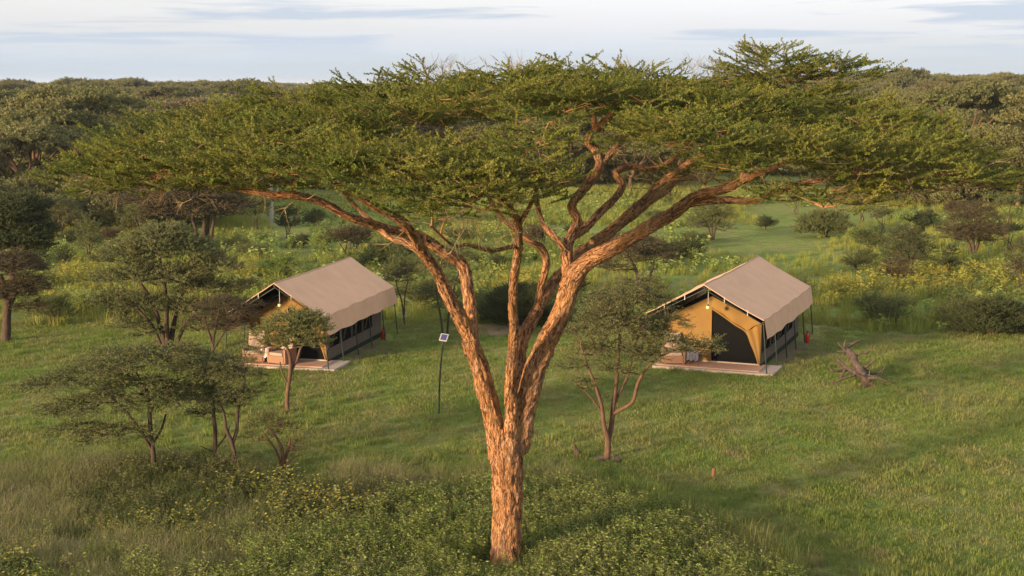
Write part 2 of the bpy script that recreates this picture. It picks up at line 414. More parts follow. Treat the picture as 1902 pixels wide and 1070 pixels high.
M['bark_limb'] = plain('limb_bark', (0.20, 0.095, 0.042), (0.36, 0.18, 0.08), 9, 0.9, 0.1, bmp=0.8)
M['bark_dark'] = plain('thorn_bark', (0.050, 0.034, 0.025), (0.095, 0.066, 0.048), 14, 0.9, 0.1, bmp=0.6, stretch=(1, 1, .3))
M['bark_red'] = plain('reddish_bark', (0.085, 0.048, 0.032), (0.16, 0.092, 0.06), 14, 0.9, 0.1, bmp=0.6, stretch=(1, 1, .3))
M['twig'] = plain('dry_twig', (0.060, 0.046, 0.030), (0.105, 0.078, 0.052), 5, 0.9, 0.1)
M['twig_pale'] = plain('pale_twig', (0.17, 0.13, 0.07), (0.25, 0.18, 0.10), 5, 0.9, 0.1)
M['deadwood'] = plain('deadwood', (0.050, 0.036, 0.030), (0.13, 0.09, 0.068), 9, 0.9, 0.1, bmp=0.7, stretch=(1, 1, .4))
M['leaf_acacia'] = leafmat('acacia_leaf', (0.125, 0.162, 0.025), (0.265, 0.230, 0.034), (0.105, 0.155, 0.028), 0.75, 0.30)
M['leaf_olive'] = leafmat('olive_leaf', (0.150, 0.180, 0.055), (0.21, 0.21, 0.072), (0.12, 0.155, 0.048), 0.7, 0.35)
M['leaf_grey'] = leafmat('grey_green_leaf', (0.180, 0.195, 0.072), (0.25, 0.23, 0.095), (0.14, 0.165, 0.06), 0.8, 0.35)
M['leaf_light'] = leafmat('light_green_leaf', (0.21, 0.225, 0.075), (0.27, 0.255, 0.095), (0.16, 0.19, 0.06), 0.8, 0.38)
M['leaf_dark'] = leafmat('dark_leaf', (0.068, 0.088, 0.028), (0.095, 0.108, 0.036), (0.055, 0.075, 0.025), 0.7, 0.2)
M['leaf_brown'] = leafmat('brown_leaf', (0.095, 0.075, 0.035), (0.13, 0.095, 0.045), (0.08, 0.07, 0.03), 0.7, 0.2)
M['leaf_herb'] = leafmat('herb_leaf', (0.26, 0.34, 0.065), (0.35, 0.385, 0.11), (0.22, 0.31, 0.065), 0.45, 0.5, 0.45)
M['leaf_herb_dark'] = leafmat('dark_herb_leaf', (0.145, 0.175, 0.052), (0.19, 0.195, 0.065), (0.12, 0.16, 0.046), 0.45, 0.5, 0.5)
M['leaf_far'] = leafmat('far_acacia_leaf', (0.175, 0.175, 0.060), (0.255, 0.215, 0.078), (0.15, 0.17, 0.06), 0.06, 0.35)
M['grass'] = grassmat('lawn_blade')
M['grass_tall'] = grassmat('meadow_blade', (0.34, 0.335, 0.05), 0.6, 0.45)
M['grass_straw'] = leafmat('straw_grass', (0.300, 0.280, 0.125), (0.36, 0.305, 0.16), (0.24, 0.26, 0.09), 0.5, 0.45, 0.5)
M['flower'] = leafmat('yellow_flower', (0.44, 0.37, 0.035), (0.50, 0.42, 0.06), (0.38, 0.28, 0.03), 0.6, 0.3, 0.4)

# ------------------------------------------------------------------ ground
def build_ground():
    ys = np.unique(np.concatenate([np.arange(-60, 20, 8.0), np.arange(20, 130, 1.5), np.geomspace(130, 16000, 90)]))
    us = np.linspace(-1, 1, 161); us = np.sign(us) * np.abs(us) ** 1.5
    Y, U = np.meshgrid(ys, us, indexing='ij'); X = U * (60 + np.maximum(Y, 0) * 1.1)
    Z = gz(X, Y) + (n2(X, Y, 0.35, 4) - 0.5) * 0.10 * (np.abs(X) < 90) * sstep(15, 25, Y)
    V = np.stack([X, Y, Z], -1).reshape(-1, 3); nx = len(us)
    i = np.arange(len(ys) - 1)[:, None] * nx; j = np.arange(nx - 1)[None]
    a = (i + j).ravel(); b = (i + j + 1).ravel(); c = (i + j + nx + 1).ravel(); d = (i + j + nx).ravel()
    t = np.concatenate([np.stack([a, b, c], 1), np.stack([a, c, d], 1)])
    link('ground', make_mesh('ground', V, t, None, None, True, [M['ground']]), kind='structure', label='grassy savanna ground running to the horizon')
    # skyline hills, with the haze painted into their pale blue colour
    g = Geo(); x = np.linspace(-26000, 26000, 400)
    h = np.maximum(-15, -110 + 300 * n2(x, x * 0, 0.00022, 3) + 30 * n2(x, x * 0, 0.0009, 5))
    rows = [np.stack([x, np.full_like(x, 21000 + k * 1500), np.where(k == 1, h, -20.0 + 0 * x)], -1) for k in range(3)]
    V = np.concatenate(rows); n = len(x); tt = []
    for r_ in range(2):
        q = np.arange(n - 1) + r_ * n; tt.append(np.stack([q, q + 1, q + n + 1], 1)); tt.append(np.stack([q, q + n + 1, q + n], 1))
    g.add(V, np.concatenate(tt))
    geo_obj('hills', g, [plain('hazed_hill', (0.20, 0.26, 0.34), (0.23, 0.29, 0.37), 0.0005, 1.0, 0.0)], kind='structure', label='hills on the skyline painted pale blue for haze')
build_ground()

# ------------------------------------------------------------------ tree making
def sprig(seed, length=1.0, nodes=20, per=3, leaf=0.085, wid=0.035, side=2, twig=0.010, bend=0.12, droop=0.0):
    """a leafy thorn-tree shoot along +X, unit length: twig (material 1) ringed with small leaves (material 0)"""
    r = np.random.default_rng(seed); g = Geo()
    def shoot(p0, d, L, n, ph):
        d = d / np.linalg.norm(d); u = np.linspace(0, 1, 4)[:, None]
        perp = np.cross(d, [0, 0, 1.0]); nn = np.linalg.norm(perp); perp = perp / nn if nn > 1e-6 else np.array([0, 1.0, 0])
        w1, w2 = r.normal(0, 0.07, 2)
        P = p0 + d * L * u + np.array([0, 0, 1]) * L * (bend * u**2 - droop * u**2) + perp * L * (w1 * np.sin(3.1 * u) + w2 * u)
        tube(g, np.concatenate([P, (twig * (1 - 0.75 * u)) * (0.6 + 0.4 * L)], 1), 3, m=1, cap=False)
        s = (np.arange(n) + r.random(n)) / n; s = s[s > 0.06]
        pos = np.stack([np.interp(s, u[:, 0], P[:, k]) for k in range(3)], -1)
        V = []; 
        for p in pos:
            for k in range(per):
                a = r.random() * 6.283
                out = perp * math.cos(a) + np.cross(d, perp) * math.sin(a)
                dd = out * (0.7 + 0.5 * r.random()) + d * (0.2 + 0.9 * r.random()) + np.array([0, 0, 0.25]); dd /= np.linalg.norm(dd)
                ll = leaf * (0.6 + 0.7 * r.random()); ww = np.cross(dd, r.normal(0, 1, 3)); ww = ww / max(np.linalg.norm(ww), 1e-6) * wid * (0.7 + 0.6 * r.random())
                V += [p, p + dd * ll * 0.5 + ww, p + dd * ll, p + dd * ll * 0.5 - ww]
        q = np.arange(len(V) // 4)[:, None] * 4
        if len(V): g.add(np.array(V), np.concatenate([q + [0, 1, 2], q + [0, 2, 3]]), 0)
        return P
    P = shoot(np.zeros(3), np.array([1.0, 0, 0]), length, nodes, 0)
    for k in range(side):
        t = 0.25 + 0.5 * r.random(); p0 = np.array([np.interp(t, np.linspace(0, 1, 4), P[:, i]) for i in range(3)])
        sg = 1 if k % 2 else -1
        shoot(p0, np.array([0.75, sg * (0.45 + 0.4 * r.random()), 0.25 * r.random()]), length * (0.35 + 0.25 * r.random()), max(1, int(nodes * 0.45)), 1)
    v, t, m, _ = g.arrays(); return v, t, m

SPR_ACACIA = [sprig(100 + k, nodes=44, per=3, leaf=0.048, wid=0.016, side=3, twig=0.010, bend=0.06) for k in range(8)]
SPR_THORN = [sprig(200 + k, nodes=13, per=2, leaf=0.07, wid=0.020, side=3, twig=0.013, bend=0.02, droop=0.05) for k in range(6)]
SPR_BUSH = [sprig(300 + k, nodes=17, per=3, leaf=0.085, wid=0.026, side=2, twig=0.013, bend=0.18) for k in range(6)]
SPR_DEAD = [sprig(400 + k, nodes=1, per=1, leaf=0.04, wid=0.015, side=4, twig=0.012, bend=0.2) for k in range(4)]
SPR_FAR = [sprig(500 + k, nodes=9, per=3, leaf=0.17, wid=0.055, side=1, twig=0.012) for k in range(5)]

def pads_to_sprigs(pads, dens, slen, r, nvar, tilt=(0.05, 0.5), fill=0.55):
    """flattened umbrella pads -> sprig positions, directions; pad = (C, a, b, c, density factor)"""
    pos, dr, sc = [], [], []
    for C, a, b, c, k in pads:
        n = max(3, int(dens * k * math.pi * a * b))
        rho = np.sqrt(r.random(n)); ph = r.random(n) * 2 * math.pi
        dome = 1 - rho**2
        lay = 1 - fill * r.random(n) ** 1.6
        p = np.stack([C[0] + a * rho * np.cos(ph), C[1] + b * rho * np.sin(ph), C[2] + c * (dome * lay - 0.25 * (1 - lay))], -1)
        p[:, 2] += r.normal(0, 0.06, n) * c
        az = ph + r.normal(0, 0.5, n); el = tilt[0] + (tilt[1] - tilt[0]) * (1 - rho) * r.random(n) * 1.6 + r.normal(0, 0.10, n)
        dr.append(np.stack([np.cos(az) * np.cos(el), np.sin(az) * np.cos(el), np.sin(el)], -1)); pos.append(p)
        sc.append(slen * (0.65 + 0.6 * r.random(n)))
    pos = np.concatenate(pos); dr = np.concatenate(dr); sc = np.concatenate(sc); n = len(pos)
    pos = pos - dr * sc[:, None] * 0.4
    return pos, dir_euler(dr, r.normal(0, .45, n)), sc, r.integers(0, nvar, n)
def pads_to_sprays(g, pads, dens, slen, r, nvar):
    """flat fans: branchlets run out from the middle of each pad, leafy shoots leave them left and right"""
    pos, dr, sc = [], [], []
    for C, a, b, c, k in pads:
        want = dens * k * math.pi * a * b; per = max(4, int(a / .15) * 1.25); nb = max(5, int(want / per))
        off = r.random() * 6.28
        for q in range(nb):
            ph = off + q * 2.39996 + r.normal(0, .2); L0 = r.random()**.7 * .25; L1 = r.uniform(.6, 1.08); lay = r.random()**.7
            e = np.array([math.cos(ph) * a, math.sin(ph) * b, 0]); u = np.linspace(0, 1, 5)[:, None]; rr = L0 + (L1 - L0) * u
            sw = np.array([-e[1], e[0], 0]) * r.normal(0, .12)
            z = c * ((1 - np.minimum(rr, 1.1)**2) * (.35 + .75 * lay) - .35 * (1 - lay)) + r.normal(0, .05) + .06 * np.sin(u * 5 + q)
            P = C + e * rr + sw * u**2 + np.concatenate([0 * z, 0 * z, z], 1)
            tube(g, np.concatenate([P, .010 * (1.15 - u)], 1), 3, cap=False)
            n = max(3, int(per * (L1 - L0))); s = (np.arange(n) + .5 + r.normal(0, .2, n)) / n; s = np.clip(s, .02, 1)
            p = np.stack([np.interp(s, u[:, 0], P[:, i]) for i in range(3)], 1); sg = np.where(np.arange(n) % 2 == 0, 1, -1)
            fwd = math.atan2(P[-1, 1] - P[0, 1], P[-1, 0] - P[0, 0]); az = fwd + sg * r.uniform(.2, .95, n) * (s < .93); el = r.normal(.08, .13, n) + .12 * lay
            d = np.stack([np.cos(az) * np.cos(el), np.sin(az) * np.cos(el), np.sin(el)], 1); pos.append(p); dr.append(d); sc.append(slen * r.uniform(.55, 1.25, n))
    pos = np.concatenate(pos); dr = np.concatenate(dr); sc = np.concatenate(sc); n = len(pos)
    return pos, dir_euler(dr, r.normal(0, .3, n)), sc, r.integers(0, nvar, n)
def connect_pads(g, limbs, pads, r, rmax=0.075, spokes=1.6, seg=5, spoke_r=0.011, step=0.35, wob=0.12):
    """branches from the nearest limb to every pad, then ribs spreading under the pad"""
    nodes = [smooth_path(l, step) for l in limbs]; pool = np.concatenate([n[max(0, int(len(n) * 0.35)):] for n in nodes])
    left = list(range(len(pads)))
    while left:
        best = None
        for i in left:
            C = pads[i][0]; d = np.linalg.norm(pool[:, :3] - C, axis=1) + np.maximum(0, pool[:, 2] - C[2]) * 1.5
            j = int(np.argmin(d))
            if best is None or d[j] < best[0]: best = (d[j], i, j)
        dist, i, j = best; left.remove(i); C, a, b, c, k = pads[i]
        S = pool[j]; hub = np.array([C[0], C[1], C[2] - 0.12 * c - 0.05])
        D = hub - S[:3]; L = np.linalg.norm(D); r0 = min(S[3] * 0.8, rmax, 0.02 + 0.018 * L + 0.008 * (a + b)); r1 = max(0.010, r0 * 0.5)
        m1 = S[:3] + D * 0.33 + np.array([0, 0, 0.10 * L]) + r.normal(0, 0.06, 3) * L; m2 = S[:3] + D * 0.68 + np.array([0, 0, 0.06 * L]) + r.normal(0, 0.05, 3) * L
        path = np.array([[*S[:3], r0], [*m1, r0 * 0.85], [*m2, r0 * 0.68], [*hub, r1]])
        tube(g, path, seg, step=step * 0.7, wob=wob, seed=i * 3.1, rough=0.1)
        pool = np.concatenate([pool, smooth_path(path, step)[2:]])
        n = max(4, int(spokes * math.pi * a * b))
        ph = r.random(n) * 6.283; rho = np.sqrt(0.15 + 0.85 * r.random(n))
        for q in range(n):
            e = np.array([C[0] + a * rho[q] * math.cos(ph[q]), C[1] + b * rho[q] * math.sin(ph[q]), C[2] + c * (1 - rho[q]**2) * 0.6 - 0.05])
            mid = (hub + e) / 2 + np.array([0, 0, 0.08 * np.linalg.norm(e - hub)]) + r.normal(0, 0.07, 3)
            rs = min(r1 * 0.7, spoke_r * (0.8 + 0.5 * r.random()))
            tube(g, np.array([[*hub, rs * 1.4], [*mid, rs], [*e, rs * 0.4]]), 3, step=max(0.25, step * 0.8), cap=False)

# ------------------------------------------------------------------ the great umbrella acacia
BASE = gnd(940, 1050); YT = BASE[1]
def limb(rows):
    """rows of (px, py, metres behind the trunk, half width in px)"""
    out = []
    for px, py, dy, hw in rows:
        p = at(px, py, YT + dy); out.append([*p, .93 * hw / ppm(p)])
    return np.array(out)
def build_hero():
    r = np.random.default_rng(5)
    root = link('acacia_tree', None, loc=BASE, label='huge umbrella acacia with orange forked trunk between the two tents', cat='tree')
    b = BASE
    trunk = limb([(941, 1062, 0, 37), (940, 1040, 0, 33), (941, 1000, 0, 30), (942, 940, 0, 30), (943, 880, 0, 31.5), (942, 845, 0, 34), (939, 815, 0, 37), (938, 792, 0, 30)])
    LIMBS = dict(
        L=[(926, 850, -.05, 20), (920, 800, -.1, 21), (910, 750, -.2, 19.5), (896, 705, -.3, 18.5), (885, 670, -.4, 18), (873, 632, -.5, 17)],
        L1=[(880, 650, -.45, 14), (862, 605, -.55, 15), (838, 558, -.8, 13.5), (811, 506, -1.2, 11.5), (786, 470, -1.6, 11), (770, 440, -2, 10.5), (748, 414, -2.4, 9), (705, 388, -2.8, 8), (650, 358, -3.2, 7), (600, 335, -3.6, 5.5), (520, 315, -3.6, 4)],
        L1b=[(786, 470, -1.6, 8), (752, 450, -1.3, 7.5), (722, 440, -1.0, 6), (690, 410, -.5, 5), (650, 370, 0, 4.5), (600, 300, .6, 4)],
        L2=[(877, 640, -.4, 13), (876, 600, -.1, 13), (871, 550, .2, 12.5), (864, 508, .4, 12), (850, 485, .4, 11.5), (820, 466, .2, 11), (795, 447, 0, 10.5), (768, 436, -.3, 10), (725, 426, -.6, 9), (683, 414, -1, 8.5), (642, 400, -1.3, 8.5), (590, 372, -1.6, 8), (545, 362, -1.9, 8), (507, 361, -2, 7.5), (434, 350, -2.2, 6), (350, 335, -2.2, 4.5), (270, 325, -2, 3)],
        M=[(950, 815, -.25, 16), (950, 760, -.35, 14), (948, 720, -.5, 12.5), (953, 660, -.8, 10.5), (954, 600, -1.2, 9.5), (952, 555, -1.6, 9), (957, 500, -2.1, 9), (963, 450, -2.7, 8.5), (962, 415, -3.3, 9), (950, 392, -3.9, 7.5), (935, 368, -4.5, 6), (915, 340, -5, 4)],
        Mb=[(962, 420, -3.2, 6), (978, 396, -3.8, 5), (992, 365, -4.4, 4), (1000, 325, -5, 3)],
        Ma=[(958, 458, -2.6, 4.5), (936, 462, -3, 4.5), (912, 466, -3.4, 4.2), (889, 460, -3.8, 4), (866, 454, -4.2, 3.5), (842, 456, -4.6, 3), (800, 420, -5.2, 2.5)],
        G=[(957, 780, .3, 13), (962, 700, .5, 12), (968, 640, .8, 13), (990, 590, 1.2, 12), (1018, 540, 1.8, 11.5), (1045, 505, 2.5, 10.5), (1075, 470, 3.3, 10), (1121, 442, 4.2, 9.5), (1177, 399, 5, 8.5), (1220, 364, 5.6, 8), (1263, 330, 6, 6.5), (1330, 270, 6.2, 4.5)],
        Gb=[(1000, 570, 1.4, 7.5), (1005, 535, 1.6, 8), (1014, 492, 1.7, 8), (1006, 460, 1.6, 7.5), (981, 446, 1.4, 6.5), (955, 425, 1.8, 5), (915, 380, 2.5, 4.5), (880, 300, 3.3, 4)],
        R=[(962, 838, .05, 21), (967, 800, .0, 24), (976, 755, -.05, 23), (992, 690, -.1, 21.5), (1010, 645, -.1, 21.5), (1033, 600, -.1, 20), (1050, 556, -.1, 20), (1068, 512, -.1, 21), (1084, 492, -.2, 18), (1110, 476, -.4, 16.5), (1156, 450, -.8, 15), (1203, 422, -1.2, 13.5), (1250, 397, -1.6, 13), (1282, 372, -1.9, 12.5), (1311, 358, -2.2, 11), (1354, 347, -2.5, 9), (1400, 325, -2.8, 7), (1450, 305, -3, 5)],
        R1b=[(1285, 377, -1.9, 8), (1320, 373, -2.2, 8), (1360, 371, -2.5, 7.5), (1405, 372, -2.8, 6.5), (1470, 345, -2.6, 6), (1560, 331, -2.3, 5), (1650, 325, -2, 4), (1740, 328, -1.7, 3)],
        R3=[(1060, 535, .1, 13), (1055, 495, .3, 12), (1054, 462, .6, 11.5), (1064, 432, .9, 10), (1072, 410, 1.1, 9), (1062, 384, 1.3, 8.5), (1078, 357, 1.5, 9), (1096, 335, 1.7, 9.5), (1112, 312, 2, 9.5), (1107, 283, 2.2, 9), (1092, 260, 2.0, 8), (1117, 232, 1.6, 7), (1142, 208, 1.4, 6), (1168, 197, 1.2, 5)],
        R3c=[(1112, 310, 2, 7), (1142, 276, 2.4, 6.5), (1162, 248, 2.8, 6), (1170, 220, 3.2, 5), (1200, 180, 3.6, 3.5)],
        R3a=[(1053, 465, .5, 8), (1042, 455, .4, 7.5), (1023, 433, 1, 6.5), (1005, 405, 1.6, 5), (990, 330, 2.6, 4.5), (960, 250, 3.4, 4)],
        R4=[(1064, 440, .9, 8.5), (1085, 425, 1.4, 8.5), (1122, 388, 2.2, 8), (1148, 362, 2.8, 7.5), (1155, 340, 3.2, 7), (1142, 322, 3.4, 6.5), (1165, 310, 3.9, 6.5), (1225, 310, 4.4, 6), (1290, 260, 4.8, 5), (1360, 200, 5, 4)],
        R5=[(1100, 448, 1.8, 7.5), (1140, 420, 2.6, 8), (1190, 378, 3.4, 8), (1235, 335, 4, 7), (1290, 295, 3.6, 5.5), (1360, 265, 2.6, 4.5), (1440, 250, 1.6, 4)],
    )
    g = Geo(); limbs = [trunk]; tube(g, trunk - [*b, 0], 56, step=0.05, rough=0.05, ridge=0.13, seed=2.0)
    for k, (nm, rows) in enumerate(LIMBS.items()):
        l = limb(rows); limbs.append(l)
        thick = rows[0][3] > 10
        tube(g, l - [*b, 0], 36 if thick else 18, step=0.045 if thick else 0.08, rough=0.09, ridge=0.13, seed=3.3 * k + 1, wob=0.05)
    geo_obj('trunk', g, [M['bark']], root, uv=True)
    P = [ # px, py, metres behind trunk, lateral, depth, dome height, density
        (215, 345, -1.5, 1.2, 1.3, .45, 1), (290, 325, -2.2, 1.6, 1.5, .55, 1), (400, 325, -3, 1.6, 1.4, .5, 1), (500, 322, -3.6, 1.7, 1.5, .55, 1), (610, 326, -4.6, 1.5, 1.5, .45, 1),
        (720, 340, -5.2, 1.4, 1.3, .4, 1), (820, 362, -5.8, 1.2, 1.1, .35, 1), (895, 385, -6, .9, .9, .3, 1), (800, 325, -4.6, 1.3, 1.2, .4, 1), (920, 340, -5, 1.1, 1.1, .35, 1),
        (690, 318, -3.2, 1.6, 1.4, .5, 1), (560, 300, -2, 1.7, 1.5, .5, 1), (420, 290, -1, 1.8, 1.5, .5, 1), (300, 295, 0, 1.6, 1.6, .5, 1),
        (370, 270, 1.5, 1.9, 1.6, .6, 1), (470, 250, 2, 1.8, 1.7, .6, 1), (560, 228, 3, 1.9, 1.8, .6, 1), (640, 250, 0.5, 1.6, 1.4, .5, 1), (710, 225, .5, 1.3, 1.3, .4, 1), (850, 208, -1.2, 1.3, 1.1, .35, 1),
        (690, 205, 3.5, 2.0, 1.8, .6, 1), (810, 182, 3.5, 2.1, 1.9, .65, 1), (950, 168, 3, 2.1, 1.9, .6, 1), (1080, 166, 2.5, 2.0, 1.9, .6, 1), (1200, 172, 3, 1.9, 1.9, .6, 1), (940, 200, -.3, 1.4, 1.2, .4, 1), (1050, 200, -.8, 1.2, 1.1, .35, .9),
        (1010, 245, -3.2, .9, 1.0, .35, .9), (985, 300, -4.8, 1.0, 1.1, .4, 1), (1020, 335, -5.4, .7, .9, .3, .8), (1215, 205, .5, 1.2, 1.2, .4, 1),
        (1310, 178, 4, 1.9, 1.8, .65, 1), (1430, 145, 5, 1.6, 1.5, .75, 1.1), (1530, 150, 5, 1.3, 1.2, .55, 1.1), (1480, 205, 4.5, 1.9, 1.6, .6, 1), (1330, 222, .5, 1.7, 1.5, .5, 1), (1440, 240, 1, 1.7, 1.5, .5, 1),
        (1570, 235, 3, 1.7, 1.5, .5, 1), (1660, 260, 2.2, 1.6, 1.5, .5, .9), (1560, 268, .5, 1.8, 1.5, .5, 1),
        (1240, 262, -3.4, 1.0, 1.2, .35, .9), (1320, 275, -4, 1.3, 1.3, .45, 1), (1400, 305, -4, 1.2, 1.2, .4, .9), (1490, 295, -3.4, 1.5, 1.4, .45, 1), (1590, 315, -2.8, 1.4, 1.4, .45, 1), (1690, 325, -2.2, 1.3, 1.3, .45, 1), (1770, 345, -1.8, 1.2, 1.2, .4, .9), (1830, 340, -.6, .9, 1.1, .35, .8), (1690, 295, -.2, 1.5, 1.4, .45, .9),
        (1530, 378, -3.2, 1.1, .9, .3, .8), (1620, 355, -2.6, 1.1, 1, .35, .6), (1310, 335, 4.5, 1.3, 1.2, .35, .5), (830, 400, -4.6, 1.0, .9, .3, .5), (300, 362, -2, 1.4, 1.1, .3, .4),
        (860, 300, -3, 1.2, 1.1, .35, .9), (960, 385, -5.6, .8, .8, .3, .7), (1120, 175, -.5, 1.3, 1.2, .4, .9), (1270, 235, -1.5, 1.3, 1.2, .4, .9), (1380, 265, -1.5, 1.4, 1.2, .4, .9), (480, 345, -2.6, 1.2, 1.0, .35, .8), (560, 265, -.5, 1.5, 1.3, .45, .9), (240, 312, -.8, 1.2, 1.2, .4, .9), (1620, 285, -1.2, 1.5, 1.3, .45, .9), (1740, 310, .5, 1.3, 1.2, .4, .9), (600, 255, 6, 2.0, 1.8, .5, .8), (740, 228, 7, 2.1, 1.8, .5, .8), (920, 215, 7, 2.1, 1.8, .5, .8), (1080, 212, 7, 2.0, 1.8, .5, .8), (1280, 240, 7, 2.0, 1.8, .5, .8), (1420, 255, 6.3, 2.0, 1.8, .5, .8)]
    pads = []
    for px, py, dy, a, bb, c, k in P:
        C = at(px, py + (16 if py < 190 and px < 1350 else 8 if py < 160 else 0), YT + dy) - b; pads.append((C, a * .9, bb * .9, c, k))
    tw = Geo(); loc_limbs = [l - [*b, 0] for l in limbs[1:]]
    connect_pads(tw, loc_limbs, pads, r, rmax=0.085, spokes=1.2, seg=7, spoke_r=0.013)
    pos, eul, sc, var = pads_to_sprays(tw, pads, 28, 0.78, r, len(SPR_ACACIA))
    geo_obj('branches', tw, [M['bark_limb']], root, kind='stuff')
    scatter('crown', SPR_ACACIA, pos, eul, sc, var, [M['leaf_acacia'], M['twig_pale']], root)
    # dry bare shoots standing up out of the crown and hanging beneath it
    dp = [(825, 118, 3.5, .7, .5), (1420, 92, 5, .6, .5), (1160, 112, 3, .5, .4), (960, 112, 3, .8, .5), (1300, 112, 4, .6, .4), (1560, 110, 5, .5, .4), (740, 150, 3.5, .6, .4), (590, 175, 3, .6, .4), (390, 225, 1.5, .5, .4)]
    ps, ds, ss = [], [], []
    for px, py, dy, rad, sc_ in dp:
        C = at(px, py + 24, YT + dy) - b; n = 26
        p = C + np.stack([r.normal(0, rad * .5, n), r.normal(0, rad * .5, n), r.normal(-.05, .08, n)], 1)
        ps.append(p); d = np.stack([r.normal(0, .6, n), r.normal(0, .6, n), 0.5 + r.random(n)], 1); ds.append(d); ss.append(sc_ * (0.5 + 0.8 * r.random(n)))
    for px, py, dy, w, n in [(1500, 350, -3, 1.6, 50), (1640, 340, -2.4, 1.2, 30), (1230, 345, 4, 1.2, 50), (1290, 330, 1, 1.0, 30), (880, 420, -4, 1.2, 40), (520, 368, -2, 1.6, 16), (300, 355, -2, 1.3, 20), (780, 250, 1.5, 1.8, 80), (1120, 260, 3, 1.2, 50)]:
        C = at(px, py, YT + dy) - b
        p = C + np.stack([r.normal(0, w * .6, n), r.normal(0, .6, n), r.normal(0.1, .12, n)], 1); ps.append(p)
        ds.append(np.stack([r.normal(0, .8, n), r.normal(0, .8, n), -0.35 + r.normal(0, .35, n)], 1)); ss.append(0.35 + 0.45 * r.random(n))
    ps = np.concatenate(ps); ds = np.concatenate(ds); ss = np.concatenate(ss); G = Geo()
    realise(G, SPR_DEAD, ps, dir_euler(ds, r.random(len(ps)) * 6.28), ss, r.integers(0, len(SPR_DEAD), len(ps)))
    geo_obj('dry_twigs', G, [M['twig_pale'], M['twig_pale']], root, kind='stuff', label='bare dry twigs poking out of the crown')
build_hero()

# ------------------------------------------------------------------ smaller trees, traced from the photograph
def px_tree(name, base, stems, pads, leaf, templates, label, dens=22, slen=0.5, bark='bark_dark', twig='twig', seed=1, cat='tree', group=None, spokes=2.0, tilt=(0.0, 0.5), spoke_r=0.010, fill=0.6, nseg=10):
    """stems: rows (px, py, dY, half width px); pads: (px, py, rx px, rz px, dY, ry metres, density)"""
    r = np.random.default_rng(seed); B = gnd(*base); Y0 = B[1]; k = ppm(B)
    root = link(name, None, loc=B, label=label, cat=cat, group=group)
    g = Geo(); limbs = []
    for i, rows in enumerate(stems):
        l = np.array([[*(at(x, y, Y0 + d) - B), .8 * w / k] for x, y, d, w in rows])
        if i == 0: l[0, 2] = -0.12
        limbs.append(l); tube(g, l, nseg, step=0.12, rough=0.12, wob=0.06, seed=seed + i * 2.3)
    P = [(at(x, y, Y0 + d) - B, rx / k, ry, rz / k, q) for x, y, rx, rz, d, ry, q in pads]
    connect_pads(g, limbs, P, r, rmax=0.05, spokes=spokes, seg=5, spoke_r=spoke_r, step=0.25)
    geo_obj('trunk', g, [M[bark]], root)
    pos, eul, sc, var = pads_to_sprigs(P, dens, slen, r, len(templates), tilt, fill)
    scatter('crown', templates, pos, eul, sc, var, [M[leaf], M[twig]], root)
    return root
